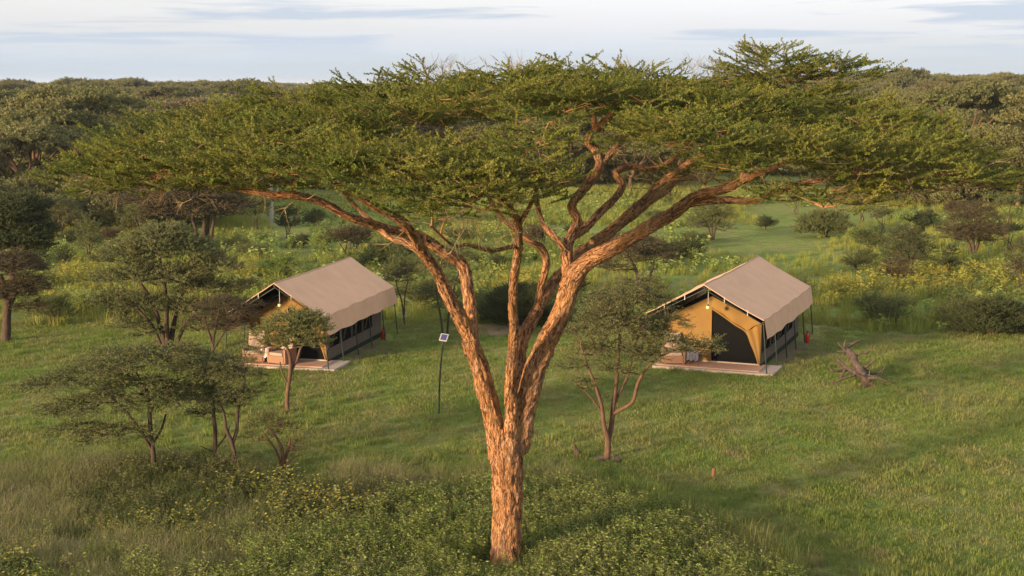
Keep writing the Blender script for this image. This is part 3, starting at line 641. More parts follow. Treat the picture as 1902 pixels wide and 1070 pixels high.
def build_small_trees():
    px_tree('thorn_tree', (285, 888), [[(285, 892, 0, 7), (283, 840, 0, 6), (279, 790, 0, 5), (276, 750, 0, 4.5), (268, 715, .1, 4)],
            [(282, 835, 0, 4), (262, 800, -.2, 3.5), (235, 765, -.4, 3), (205, 735, -.6, 2.5)], [(282, 828, 0, 3.2), (298, 800, .2, 2.8), (309, 770, .3, 2.2)], [(278, 770, 0, 3.5), (300, 735, .3, 3), (330, 705, .4, 2.5)]],
        [(95, 715, 55, 12, -.5, .9, .9), (160, 700, 75, 20, -.3, 1.2, 1), (230, 670, 75, 24, 0, 1.4, 1), (310, 665, 75, 26, .3, 1.4, 1), (385, 685, 60, 22, .5, 1.2, 1), (180, 750, 75, 18, -.8, 1.2, .9), (260, 725, 80, 26, -.5, 1.3, 1), (340, 735, 65, 22, 0, 1.2, 1), (150, 800, 60, 12, -.8, 1, .55), (215, 805, 70, 14, -.9, 1, .6), (120, 755, 45, 10, -.6, .8, .7), (420, 740, 45, 16, .6, 1, .7)],
        'leaf_olive', SPR_THORN, 'wide drooping thorn tree with layered spiky crown in the dark undergrowth', dens=26, slen=0.68, seed=21, tilt=(-.28, .35))
    px_tree('thorn_tree', (398, 866), [[(398, 872, 0, 5.5), (400, 820, 0, 5), (396, 770, 0, 4.5), (398, 730, 0, 4), (400, 700, 0, 3)], [(399, 835, 0, 2), (418, 812, .2, 1.6), (428, 790, .2, 1.2)], [(398, 840, 0, 1.6), (384, 835, -.1, 1.2), (372, 828, -.2, 1)]],
        [(398, 705, 50, 26, 0, .9, 1), (375, 735, 36, 18, -.2, .7, 1), (420, 690, 42, 18, .3, .8, 1), (378, 770, 30, 12, -.3, .6, .7), (410, 740, 30, 18, -.2, .6, 1)],
        'leaf_dark', SPR_THORN, 'slim thorn tree with one straight dark trunk beside the forked sapling', dens=36, slen=0.52, seed=22, tilt=(-.2, .5))
    px_tree('thorn_tree', (433, 890), [[(433, 895, 0, 6), (434, 850, 0, 5), (431, 822, 0, 4.8), (420, 795, -.1, 3.8), (415, 765, -.1, 3.2), (405, 740, -.1, 2.5)], [(432, 824, 0, 4.2), (440, 800, .1, 4), (443, 765, .1, 3.8), (450, 725, .2, 3), (456, 695, .2, 2.2)]],
        [(450, 700, 38, 22, .1, .8, 1), (430, 675, 40, 16, 0, .8, .9), (475, 725, 32, 14, .3, .7, .9), (440, 735, 40, 16, -.2, .7, .9), (455, 655, 25, 12, .2, .6, .6), (440, 850, 38, 10, -.2, .6, .5)],
        'leaf_olive', SPR_THORN, 'thorn sapling with a trunk forked in a wishbone shape', dens=34, slen=0.52, seed=23, tilt=(-.2, .5))
    px_tree('bare_shrub', (526, 872), [[(526, 876, 0, 5), (524, 845, 0, 4.5), (515, 815, 0, 3), (500, 795, 0, 2)], [(527, 865, 0, 4), (533, 840, .1, 3.5), (540, 815, .1, 2)], [(524, 868, 0, 3), (512, 835, -.1, 2.5), (490, 805, -.2, 1.5)], [(530, 868, 0, 3), (545, 850, .1, 2), (560, 845, .2, 1.2)]],
        [(498, 790, 32, 14, -.1, .6, 1), (525, 800, 24, 16, .1, .5, 1), (545, 830, 20, 12, .2, .4, .9), (480, 815, 22, 10, -.2, .4, .6)],
        'leaf_brown', SPR_DEAD, 'small leafless twiggy shrub standing alone on the lawn', dens=60, slen=0.45, seed=24, bark='bark_red', twig='bark_dark', cat='shrub', tilt=(-.1, .9))
    px_tree('small_acacia', (532, 766), [[(532, 770, 0, 5.5), (533, 740, 0, 5), (537, 712, 0, 4.8), (540, 690, 0, 4.5), (538, 660, 0, 4), (530, 635, 0, 3)], [(539, 692, 0, 4), (552, 668, .1, 3.4), (560, 645, .2, 2.8), (578, 625, .2, 2)], [(534, 712, 0, 2.4), (524, 690, -.1, 2), (520, 672, -.1, 1.6)]],
        [(500, 622, 36, 20, 0, .8, 1), (540, 605, 50, 26, .1, 1, 1), (585, 612, 34, 20, .2, .8, 1), (555, 635, 46, 18, -.3, .8, 1), (510, 640, 30, 14, -.2, .6, .8), (570, 595, 30, 16, .3, .7, 1), (600, 640, 20, 10, 0, .5, .5)],
        'leaf_light', SPR_BUSH, 'small light-green acacia on a slender trunk before the chair-side tent deck', dens=60, slen=0.42, seed=25, bark='bark_red', tilt=(.1, .8))
    px_tree('bushy_acacia', (312, 657), [[(310, 662, 0, 7), (302, 620, 0, 6.5), (290, 580, 0, 5.5), (270, 540, 0, 4.5), (250, 510, 0, 3.5)], [(316, 660, 0, 6), (320, 615, .1, 6), (330, 570, .2, 5), (345, 530, .3, 4), (360, 500, .3, 3)], [(312, 655, 0, 6), (310, 600, -.2, 5.5), (308, 550, -.3, 4.5), (300, 500, -.4, 3.5), (295, 470, -.4, 2.5)], [(322, 650, .1, 4), (340, 610, 0, 4), (365, 580, 0, 3), (385, 560, 0, 2)], [(300, 640, 0, 3.5), (280, 600, -.3, 3.2), (255, 575, -.5, 2.4), (230, 565, -.6, 1.8)]],
        [(230, 480, 48, 26, -.3, 1.3, 1), (290, 455, 60, 30, 0, 1.6, 1.1), (350, 470, 55, 28, .3, 1.5, 1), (400, 500, 46, 22, .4, 1.2, .9), (260, 515, 55, 26, -.6, 1.3, 1), (330, 520, 60, 28, -.5, 1.4, 1), (385, 540, 46, 22, 0, 1.2, .9), (215, 560, 40, 18, -.6, 1, .8), (270, 570, 50, 20, -.9, 1, .8), (350, 575, 48, 18, -.6, 1, .8), (235, 605, 36, 14, -.6, .8, .6), (435, 535, 34, 12, .5, 1, .6), (310, 435, 40, 18, .4, 1.2, .9), (205, 520, 30, 16, -.2, .9, .7), (280, 620, 30, 12, -.8, .7, .5), (370, 610, 36, 14, -.2, .8, .6)],
        'leaf_grey', SPR_BUSH, 'tall bushy grey-green acacia with a vase of many stems beside a tent', dens=34, slen=0.66, seed=26, tilt=(0, .8))
    px_tree('thorn_tree', (10, 634), [[(10, 640, 0, 12), (12, 600, 0, 10), (14, 570, 0, 9), (10, 540, 0, 7), (0, 510, 0, 5)], [(13, 575, 0, 6), (30, 545, .2, 5), (48, 520, .3, 3.5)]],
        [(20, 500, 60, 34, 0, 1.6, 1), (50, 535, 36, 26, .2, 1.1, 1), (-20, 500, 60, 30, .2, 1.6, 1), (15, 545, 50, 24, -.4, 1.2, .9), (55, 570, 26, 14, 0, .8, .6), (-15, 550, 40, 20, 0, 1, .8)],
        'leaf_brown', SPR_THORN, 'brownish thorn tree with a stout dark trunk at the lawn edge', dens=62, slen=0.6, seed=27, spokes=3.5)
    px_tree('thorn_tree', (20, 560), [[(20, 566, 0, 11), (22, 520, 0, 10), (28, 470, 0, 8), (30, 430, 0, 6)], [(22, 500, 0, 6), (50, 460, .4, 5), (62, 430, .5, 3.5)]],
        [(20, 400, 52, 34, 0, 2, 1.3), (60, 430, 36, 26, .3, 1.6, 1.3), (-20, 420, 50, 30, .3, 2, 1.2), (35, 445, 50, 24, -.5, 1.6, 1.2), (50, 385, 34, 22, .8, 1.6, 1.2), (70, 460, 22, 14, 0, 1, .9), (0, 460, 40, 20, -.3, 1.3, 1)],
        'leaf_dark', SPR_BUSH, 'dense dark green thorn tree rising behind the brownish one', dens=40, slen=0.8, seed=28)
    px_tree('multi_stem_thorn_tree', (1127, 851), [[(1127, 857, 0, 8), (1128, 825, 0, 7), (1122, 790, -.1, 5), (1118, 755, -.2, 4.5), (1105, 715, -.3, 4), (1092, 680, -.3, 3), (1078, 640, -.3, 2.2)], [(1128, 830, 0, 6.5), (1135, 790, .1, 6), (1140, 750, .1, 5.5), (1146, 700, .2, 4.5), (1150, 650, .2, 3.5), (1152, 610, .2, 2.5)], [(1140, 768, .1, 5), (1158, 758, 0, 4.5), (1176, 745, -.1, 4.2), (1184, 715, -.2, 3.8), (1200, 685, -.3, 3), (1225, 662, -.4, 2.2), (1260, 650, -.5, 1.5)], [(1140, 755, .1, 3.5), (1165, 700, .3, 3), (1178, 650, .4, 2.5), (1190, 610, .4, 2)], [(1120, 770, -.1, 2.5), (1095, 735, -.3, 2), (1070, 715, -.5, 1.4)]],
        [(1080, 625, 34, 24, -.3, .9, .8), (1120, 590, 44, 28, 0, 1.1, .9), (1165, 560, 50, 28, .3, 1.2, .9), (1210, 560, 36, 22, .5, 1, .8), (1180, 610, 50, 24, -.2, 1, .9), (1235, 600, 40, 18, .1, .9, .7), (1250, 640, 46, 20, -.4, .8, .8), (1290, 650, 40, 20, -.4, .8, .8), (1135, 650, 50, 20, -.4, .9, .7), (1075, 680, 30, 14, -.5, .7, .5), (1200, 665, 36, 16, -.5, .7, .6), (1190, 530, 40, 18, .6, 1, .6), (1110, 550, 34, 16, .4, .8, .6), (1320, 640, 22, 12, -.3, .5, .6), (1090, 715, 30, 14, -.4, .6, .5), (1150, 600, 50, 26, -.6, 1, .8), (1160, 690, 36, 14, -.3, .7, .5), (1100, 655, 40, 20, -.1, .8, .7), (1215, 630, 40, 18, .3, .8, .7)],
        'leaf_grey', SPR_THORN, 'sparse grey-green thorn tree with several bent stems before the open-doored tent', dens=40, slen=0.6, seed=29, bark='bark_red', spokes=4, tilt=(-.1, .9))
    px_tree('thorn_tree', (392, 712), [[(392, 718, 0, 4.5), (393, 680, 0, 4), (396, 640, 0, 3.5), (402, 600, 0, 3), (408, 575, 0, 2.2)], [(395, 640, 0, 3), (384, 605, -.1, 2.5), (378, 580, -.2, 1.6)], [(395, 650, 0, 3), (415, 620, .1, 2.5), (440, 590, .2, 1.6)]],
        [(410, 570, 42, 24, 0, 1, 1), (445, 585, 34, 18, .2, .8, .9), (385, 595, 32, 18, -.2, .8, .9), (425, 610, 40, 16, -.3, .8, .8), (460, 565, 26, 10, .3, .6, .7)],
        'leaf_brown', SPR_THORN, 'low brown-green thorn tree against the open front of the chaired tent', dens=62, slen=0.45, seed=30)
    px_tree('thin_sapling', (752, 604), [[(752, 608, 0, 2.2), (749, 575, 0, 2), (742, 545, 0, 1.6), (735, 520, 0, 1.2)], [(750, 585, 0, 1.6), (752, 550, .1, 1.3), (758, 520, .2, 1)]],
        [(742, 520, 24, 18, 0, .8, .8), (755, 505, 18, 16, .3, .6, .7), (732, 545, 16, 12, -.1, .5, .6)],
        'leaf_brown', SPR_THORN, 'thin half-bare sapling at the back corner of a tent', dens=50, slen=0.5, seed=31)
    px_tree('thin_sapling', (826, 622), [[(822, 626, 0, 2.6), (819, 595, 0, 2.4), (813, 560, 0, 2), (806, 520, 0, 1.5)], [(830, 624, .2, 3), (834, 585, .2, 2.6), (842, 545, .3, 2), (852, 505, .3, 1.5)]],
        [(815, 500, 34, 26, 0, 1, .9), (845, 480, 36, 24, .4, 1, .9), (830, 530, 34, 18, -.2, .9, .9), (800, 545, 24, 14, 0, .7, .7), (850, 550, 24, 14, 0, .7, .7), (825, 570, 22, 10, -.2, .6, .5)],
        'leaf_olive', SPR_THORN, 'pair of dark thin stems with thorny crown behind the lamp post', dens=55, slen=0.55, seed=32)
    px_tree('brown_thorn_tree', (1195, 560), [[(1192, 566, 0, 5), (1188, 530, 0, 4.5), (1180, 500, 0, 4), (1165, 475, 0, 3)], [(1196, 562, 0, 4), (1205, 520, .2, 3.6), (1215, 490, .3, 2.6)]],
        [(1160, 475, 46, 28, 0, 1.6, .9), (1215, 480, 40, 24, .4, 1.4, .8), (1185, 455, 46, 20, .6, 1.6, .8), (1140, 500, 28, 16, -.2, 1, .6)],
        'leaf_brown', SPR_THORN, 'thin brown thorn tree growing behind the sparse multi-stemmed one', dens=30, slen=0.8, seed=33)
    px_tree('brown_stemmed_tree', (378, 455), [[(365, 460, 0, 4), (362, 420, 0, 3.6), (350, 385, 0, 3)], [(378, 460, .3, 5), (380, 415, .3, 4.5), (378, 370, .4, 4)], [(392, 458, 0, 4), (396, 415, 0, 3.5), (405, 380, .2, 3)], [(385, 458, .6, 4), (388, 400, .6, 3), (396, 360, .8, 2)]],
        [(340, 372, 50, 22, 0, 3, .8), (390, 355, 52, 24, .6, 3, .9), (425, 385, 36, 18, .2, 2, .8), (300, 395, 34, 16, -.4, 2, .7), (270, 375, 40, 20, 0, 2.4, .7), (365, 395, 40, 14, -1, 2, .7)],
        'leaf_brown', SPR_THORN, 'brown many-stemmed thicket tree with hanging twigs in the meadow', dens=16, slen=1.3, seed=34, spokes=1.6, spoke_r=.02)
build_small_trees()

# ------------------------------------------------------------------ bushes and shrubs of the meadow
def dome_bush(name, base, w, h, leaf, label, seed, dens=1.0, trunkh=0.0, templates=None, group=None, cat='bush'):
    """w, h in px of the photograph; crown of stacked pads over short stems"""
    r = np.random.default_rng(seed); x, y = base; t0 = y - trunkh
    stems = []
    for i in range(3):
        ex = x + (i - 1) * w * 0.22; stems.append([(x + (i - 1) * 2, y + 3, 0, max(1.5, w * .035)), (x + (i - 1) * w * .08, y - (trunkh + h * .3) * .6, 0, max(1.2, w * .028)), (ex, y - trunkh - h * .4, .1 * i, max(.9, w * .018))])
    k = ppm(gnd(*base)); pads = []
    for (fx, fy, fr) in [(-.28, .25, .24), (.26, .28, .24), (0, .3, .3), (-.16, .55, .27), (.17, .6, .26), (0, .72, .25), (-.3, .12, .2), (.3, .1, .2), (0, .12, .25)]:
        fx += r.normal(0, .04); fy += r.normal(0, .04)
        pads.append((x + fx * w, t0 - fy * h, fr * w, h * .25, r.normal(0, .15) * w / k, fr * w / k, 1.0))
    return px_tree(name, base, stems, pads, leaf, templates or SPR_BUSH, label, dens=dens * 26 * (k / 26.0) ** 1.2, slen=14.0 / k + .12, seed=seed, cat=cat, group=group, spokes=1.0, tilt=(.1, 1.0), nseg=6, spoke_r=.012)
def build_bushes():
    dome_bush('round_bush', (520, 520), 78, 44, 'leaf_herb', 'bright green rounded bush behind a tent roof', 41, 1.6)
    dome_bush('thorn_shrub', (535, 442), 46, 40, 'leaf_dark', 'small dark standard shrub near the pale dead trunk', 42, 1.2, 18)
    dome_bush('meadow_bush', (965, 604), 150, 84, 'leaf_dark', 'big dark bush topped with yellow bloom behind the acacia trunk', 43, 1.3)
    dome_bush('meadow_bush', (1845, 622), 150, 72, 'leaf_dark', 'broad dark-green bush with dead sticks at the lawn edge', 44, 1.6)
    dome_bush('thorn_shrub', (1688, 506), 96, 68, 'leaf_dark', 'dark spreading thorn shrub on a short stem above yellow flowers', 45, 1.3, 22, SPR_THORN)
    dome_bush('thorn_shrub', (1664, 530), 60, 44, 'leaf_brown', 'brownish low shrub right before the spreading dark one', 46, 1.2, 14, SPR_THORN)
    dome_bush('thorn_shrub', (1763, 512), 36, 44, 'leaf_dark', 'narrow dark shrub on a single stem between two larger ones', 47, 1.4, 14)
    dome_bush('thorn_tree', (1808, 478), 120, 80, 'leaf_brown', 'tall dark brown thorn tree with a dense drooping crown', 48, 1.4, 26, SPR_THORN, cat='tree')
    dome_bush('thorn_shrub', (1897, 540), 60, 80, 'leaf_brown', 'brown bush beside the yellow flower patch', 49, 1.2, 20, SPR_THORN)
    dome_bush('thorn_shrub', (1322, 446), 90, 60, 'leaf_olive', 'grey-olive shrub under the drooping acacia limb', 50, 1.1, 22, SPR_THORN)
    dome_bush('thorn_shrub', (1530, 440), 100, 40, 'leaf_olive', 'low spreading olive shrub in the pale clearing', 51, 1.1, 6)
    dome_bush('thorn_shrub', (118, 504), 30, 34, 'leaf_dark', 'tiny dark shrub on a bare stem in yellow-green grass', 52, 1.3, 16)
    dome_bush('thorn_shrub', (166, 490), 50, 60, 'leaf_olive', 'olive shrub on two dark stems beside the bushy acacia', 53, 1.0, 28)
    dome_bush('thorn_shrub', (110, 442), 84, 60, 'leaf_grey', 'grey-green tree-like shrub far across the meadow', 54, 1.0, 22)
    dome_bush('thorn_shrub', (172, 424), 56, 38, 'leaf_dark', 'blackish round shrub far across the meadow', 55, 1.5, 4)
    dome_bush('thorn_shrub', (262, 440), 70, 60, 'leaf_olive', 'olive shrub half hidden behind the bushy acacia', 56, 1.0, 16)
    dome_bush('meadow_bush', (710, 500), 90, 50, 'leaf_herb_dark', 'green bush with brownish bloom between tent and acacia limb', 57, 1.2)
    dome_bush('meadow_bush', (420, 590), 80, 40, 'leaf_herb_dark', 'low green bush tucked beside the tent gable', 58, 1.2)
    # an old dead trunk, bleached pale
    B = gnd(503, 412); g = Geo(); k = ppm(B)
    def W(rows): return np.array([[*(at(x, y, B[1] + d) - B), w / k] for x, y, d, w in rows])
    tube(g, W([(503, 416, 0, 5), (504, 390, 0, 4.2), (502, 365, 0, 3.6), (505, 340, 0, 2.5)]), 10, step=.3, rough=.15)
    tube(g, W([(503, 385, 0, 2.5), (510, 365, .2, 2), (518, 350, .3, 1.2)]), 7, step=.3, rough=.15)
    tube(g, W([(503, 372, 0, 2.2), (494, 352, -.2, 1.6), (488, 338, -.3, 1)]), 7, step=.3, rough=.15)
    geo_obj('dead_tree', g, [plain('bleached_wood', (.42, .36, .29), (.3, .25, .2), 6)], loc=B, label='pale bleached dead trunk standing in the meadow', cat='dead tree')
build_bushes()
def build_meadow_shrubs():
    r = np.random.default_rng(64); protos = []
    for k in range(6):
        q = np.random.default_rng(700 + k); g = Geo(); tall = k in (2, 5)
        limbs = [np.array([[0, 0, -.15, .05], [q.normal(0, .15), q.normal(0, .15), .4, .04], [math.cos(a) * .5, math.sin(a) * .5, .8 + .6 * tall, .02]]) for a in (.3, 2.3, 4.4)]
        for i, l in enumerate(limbs): tube(g, l, 6, step=.2, rough=.1, seed=k + i)
        pads = [(np.array([math.cos(a) * q.uniform(.2, 1.0), math.sin(a) * q.uniform(.2, 1.0), q.uniform(.25, 1.0) + (1.0 if tall else 0)]), q.uniform(.4, .75), q.uniform(.4, .75), q.uniform(.25, .45), 1) for a in q.random(11) * 6.28]
        connect_pads(g, limbs, pads, q, rmax=.03, spokes=.8, seg=4, step=.3, spoke_r=.008)
        c = Geo(); realise(c, SPR_BUSH, *pads_to_sprigs(pads, 22, .55, q, len(SPR_BUSH), (.1, 1.1)))
        leaf, twig, lab = [('leaf_herb', 'twig', 'leafy bright-green bush growing in the meadow grass'), ('leaf_herb_dark', 'twig', 'low dull-green bush growing in the meadow grass'), ('leaf_olive', 'twig', 'upright olive shrub standing in the meadow grass'), ('leaf_dark', 'twig', 'low dark bush growing in the meadow grass'), ('leaf_herb_dark', 'twig', 'low dull-green bush growing in the meadow grass'), ('leaf_brown', 'twig', 'upright brown twiggy shrub standing in the meadow grass')][k]
        tv, cv = g.arrays(), c.arrays()
        protos.append((make_mesh('stems', tv[0], tv[1], None, None, True, [M['bark_dark']]), make_mesh('crown', cv[0], cv[1], cv[2], None, True, [M[leaf], M[twig]]), lab))
    S = [(450, 545, 0), (468, 482, 1), (600, 470, 0), (655, 462, 4), (770, 480, 3), (790, 575, 1), (880, 500, 0), (895, 580, 4), (1035, 592, 1), (1065, 570, 5), (1110, 492, 0), (1255, 490, 3), (1285, 455, 1), (1620, 470, 4), (1580, 452, 0), (1640, 600, 1), (1785, 606, 4), (235, 598, 1), (150, 585, 0), (95, 600, 4), (60, 490, 3), (200, 478, 5), (425, 470, 1), (560, 452, 3), (690, 440, 0), (640, 485, 5), (740, 520, 4), (860, 455, 1), (930, 500, 3), (1000, 480, 5), (1150, 455, 4), (1420, 430, 3), (1590, 500, 1), (1870, 470, 2), (1650, 440, 2), (1710, 425, 3), (1770, 420, 5), (1600, 415, 2), (480, 430, 2), (590, 420, 3), (320, 430, 5), (230, 430, 2), (140, 455, 3), (40, 440, 2), (80, 540, 1), (820, 430, 2), (950, 440, 0), (1060, 440, 3), (1210, 430, 2), (1480, 395, 2), (1560, 390, 5), (1860, 415, 2), (1450, 565, 1)]
    for px, py, k in S:
        p = gnd(px + r.normal(0, 6), py + r.normal(0, 3)); s = r.uniform(.6, 1.15)
        root = link('meadow_shrub', None, loc=p, rot=(0, 0, r.random() * 6.28), label=protos[k][2], cat='shrub', group=['bright-green meadow bushes', 'dull-green meadow bushes', 'olive meadow shrubs', 'dark meadow bushes', 'dull-green meadow bushes', 'brown meadow shrubs'][k])
        root.scale = (s, s, s * r.uniform(.8, 1.15)); link('stems', protos[k][0], root); link('crown', protos[k][1], root, kind='stuff')
build_meadow_shrubs()

# ------------------------------------------------------------------ tents
M['canvas'] = plain('fly_canvas', (0.56, 0.345, 0.215), (0.49, 0.30, 0.185), 1.4, 0.85, 0.15, bmp=0.25)
M['canvas_hem'] = plain('hem_canvas', (0.46, 0.30, 0.20), (0.40, 0.26, 0.175), 5, 0.85, 0.15)
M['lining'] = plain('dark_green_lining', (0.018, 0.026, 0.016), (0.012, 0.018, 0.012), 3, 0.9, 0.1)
M['ochre'] = plain('ochre_canvas', (0.235, 0.135, 0.042), (0.195, 0.11, 0.035), 1.8, 0.85, 0.12, bmp=0.3)
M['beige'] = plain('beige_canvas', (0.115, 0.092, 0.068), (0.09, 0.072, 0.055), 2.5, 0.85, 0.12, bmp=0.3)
M['mesh'] = plain('mesh_and_door_dark', (0.006, 0.006, 0.006), (0.010, 0.010, 0.010), 30, 1.0, 0.0)  # window mesh; its near-black tone also paints the dark doorway
M['pole'] = plain('dark_green_pole', (0.012, 0.022, 0.018), (0.02, 0.03, 0.025), 8, 0.45, 0.4)
M['plank'] = plain('deck_plank', (0.42, 0.255, 0.175), (0.33, 0.19, 0.125), 3, 0.75, 0.2, bmp=0.2, stretch=(.4, 5, 5))
M['slab'] = plain('pale_slab', (0.40, 0.32, 0.26), (0.33, 0.26, 0.21), 6, 0.85, 0.15, bmp=0.3)
M['white'] = plain('white_strap', (0.46, 0.42, 0.37), (0.38, 0.35, 0.31), 8, 0.6, 0.3)
def wicker():
    m, nt, b, o = new_mat('wicker'); tc = nt.nodes.new('ShaderNodeTexCoord').outputs['Object']
    w1 = nt.nodes.new('ShaderNodeTexWave'); w1.inputs['Scale'].default_value = 16; w1.bands_direction = 'Z'; w1.inputs['Distortion'].default_value = .6; nt.links.new(tc, w1.inputs[0])
    w2 = nt.nodes.new('ShaderNodeTexWave'); w2.inputs['Scale'].default_value = 12; w2.bands_direction = 'DIAGONAL'; nt.links.new(tc, w2.inputs[0])
    h = mth(nt, 'MULTIPLY', w1.outputs['Fac'], w2.outputs['Fac'])
    setv(nt, b.inputs['Base Color'], mixc(nt, h, (0.20, 0.095, 0.05), (0.45, 0.25, 0.15))); b.inputs['Roughness'].default_value = .6
    bump(nt, b, h, .8, .01); return m
M['wicker'] = wicker()
M['cushion'] = plain('beige_cushion', (0.36, 0.255, 0.19), (0.30, 0.21, 0.155), 5, 0.9, 0.1, bmp=.2)
M['red'] = plain('red_paint', (0.50, 0.02, 0.015), (0.40, 0.015, 0.012), 5, 0.35, 0.5)
M['black'] = plain('black_rubber', (0.012, 0.012, 0.012), (0.02, 0.02, 0.02), 5, 0.6, 0.3)
M['cloth_dark'] = plain('grey_cloth', (0.10, 0.10, 0.12), (0.07, 0.07, 0.085), 5, 0.9, 0.1)
M['cell'] = plain('solar_cell', (0.035, 0.035, 0.11), (0.05, 0.05, 0.14), 20, 0.25, 0.5)
def bulb_mat():
    m, nt, b, o = new_mat('bulb'); b.inputs['Base Color'].default_value = (0.8, .62, .35, 1); b.inputs['Roughness'].default_value = .3; return m
M['bulb'] = bulb_mat()

def sheet(g, P, m=0, thick=0.0):
    """grid of points (n, k, 3) to triangles"""
    n, k = P.shape[:2]; i = np.arange(n - 1)[:, None] * k; j = np.arange(k - 1)[None]
    a = (i + j).ravel(); b = (i + j + 1).ravel(); c = (i + j + k + 1).ravel(); d = (i + j + k).ravel()
    g.add(P.reshape(-1, 3), np.concatenate([np.stack([a, b, c], 1), np.stack([a, c, d], 1)]), m)
def rod(g, a, b, r, seg=8, m=0): tube(g, np.array([[*a, r], [*b, r]], float), seg, m=m)
def poly_wall(g, pts, y, m=0, thick=0.02):
    """convex-fan polygon in the plane y, given (x, z)"""
    n = len(pts); v = np.array([[x, y, z] for x, z in pts] + [[x, y + thick, z] for x, z in pts], float)
    t = [(0, i, i + 1) for i in range(1, n - 1)] + [(n, n + i + 1, n + i) for i in range(1, n - 1)]
    for i in range(n): j = (i + 1) % n; t += [(i, j + n, j), (i, i + n, j + n)]
    g.add(v, t, m)

def build_tent(P0, P1, W, label, seed):
    r = np.random.default_rng(seed); D = P1 - P0; L = float(np.linalg.norm(D[:2])); ang = -math.atan2(D[0], D[1])
    root = link('safari_tent', None, loc=(P0[0], P0[1], 0), rot=(0, 0, ang), label=label, cat='tent', group='canvas safari tents on the lawn')
    ZE, ZR, ZV, ins = 2.16, 3.42, 1.43, 0.17
    xl, xr, xc = -W + ins, -ins, -W / 2
    def roof(side, off):
        u = np.linspace(0, 1, 15); v = np.linspace(0, 1, 41); U, V = np.meshgrid(u, v, indexing='ij')
        xe = xr if side > 0 else xl; X = xc + (xe - xc) * U; Y = V * L
        Z = ZR + (ZE - ZR) * U - 0.05 * np.sin(np.pi * U) * (0.6 + 0.4 * np.abs(np.sin(V * np.pi * 5))) - 0.03 * np.sin(np.pi * V) * (1 - U)
        Z -= 0.035 * U**2 * np.sin(V * np.pi * 5)**2
        Z += (n2(X + seed, Y, .9, 2) - .5) * 0.075 + (n2(X * 2.2, Y * .7 + seed, 1.6, 12) - .5) * 0.03 + 0.012 * np.sin(Y * 5.0 + X * 2) * U * (n2(X, Y, .5, 7) - .2)
        return np.stack([X, Y, Z - off], -1)
    fly = Geo(); sheet(fly, np.concatenate([roof(-1, 0)[::-1], roof(1, 0)[1:]]))
    fo = geo_obj('fly_roof', fly, [M['canvas']], root)
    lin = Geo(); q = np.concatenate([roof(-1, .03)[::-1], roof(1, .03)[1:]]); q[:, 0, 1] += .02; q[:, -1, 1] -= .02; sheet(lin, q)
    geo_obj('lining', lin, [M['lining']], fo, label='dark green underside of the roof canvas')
    hm = Geo()
    for yy in (0, L):
        row = np.concatenate([roof(-1, .012)[::-1, 0 if yy == 0 else -1], roof(1, .012)[1:, 0 if yy == 0 else -1]])
        tube(hm, np.concatenate([row, np.full((len(row), 1), .022)], 1), 6)
    ridge = roof(1, -.004)[0]; tube(hm, np.concatenate([ridge, np.full((len(ridge), 1), .02)], 1), 6)
    geo_obj('hem', hm, [M['canvas_hem']], fo)
    for side in (1, -1):
        e = roof(side, 0)[-1]; w = np.linspace(0, 1, 8)[:, None]
        P = np.stack([np.repeat(e[None, :, 0], 8, 0) + side * (0.02 + 0.13 * w + 0.03 * w * np.sin(e[None, :, 1] * 2.1 + seed)), np.repeat(e[None, :, 1], 8, 0), e[None, :, 2] - (ZE - ZV) * w], -1)
        g = Geo(); sheet(g, P); P2 = P.copy(); P2[..., 0] -= side * .012; sheet(g, P2[::-1])
        geo_obj('valance', g, [M['canvas']], root, label='plain hanging side flap of the roof canvas')
        pb = Geo(); rod(pb, (e[0, 0] - side * .05, .02, ZE - .07), (e[0, 0] - side * .05, L - .02, ZE - .07), .022); geo_obj('eave_rail', pb, [M['pole']], root)
        for k in range(6):
            y = 0.03 + (L - .06) * k / 5; xb = 0.0 if side > 0 else -W
            pg = Geo(); rod(pg, (xb, y, -.1), (e[0, 0] - side * .03, y, ZE - .06), .026); geo_obj('pole', pg, [M['pole']], root)
    for side in (1, -1):
        for yy in (.1, L * .5):
            g = Geo(); xe = (xr if side > 0 else xl); rod(g, (xc, yy, ZR - .19), (xe, yy, ZE - .19), .02); geo_obj('rafter', g, [M['pole']], root)
    rb = Geo(); rod(rb, (xc, .03, ZR - .13), (xc, L - .03, ZR - .13), .028); geo_obj('ridge_pole', rb, [M['pole']], root)
    # inner tent
    y0, y1, a, b, zf = 1.35, L - .7, -W + .55, -.55, .19
    zw, za = 1.84, 2.80
    g = Geo(); poly_wall(g, [(a, zf), (xc, zf), (xc, za), (a, zw)], y0); geo_obj('front_wall', g, [M['ochre']], root, smooth=False, label='ochre canvas front wall')
    # half of the front rolled back: cloth hangs from the gable, pulled to the corner
    g = Geo(); n = 18; m_ = 10
    top = np.array([[xc + (b - xc) * t, za + (zw - za) * t] for t in np.linspace(0, 1, n)])
    low = np.array([[xc, 2.32], [xc + .45, 2.05], [xc + .95, 1.72], [b - .58, 1.46]]); s = np.linspace(0, 1, n)
    lowi = np.stack([np.interp(s, np.linspace(0, 1, 4), low[:, 0]), np.interp(s, np.linspace(0, 1, 4), low[:, 1])], 1)
    w = np.linspace(0, 1, m_)[:, None, None]; Pxz = top[None] * (1 - w) + lowi[None] * w
    Yw = y0 - .03 - .10 * np.sin(np.pi * w[..., 0]) * np.sin(np.pi * s)[None] - .04 * np.sin(s * 14)[None] * w[..., 0]
    sheet(g, np.stack([Pxz[..., 0], Yw, Pxz[..., 1]], -1)[::-1])
    side_low = np.array([[b - .58, 1.46], [b - .36, 1.0], [b - .18, .6], [b - .05, zf]]); corner = np.array([[b, zw], [b, 1.35], [b, .8], [b, zf]])
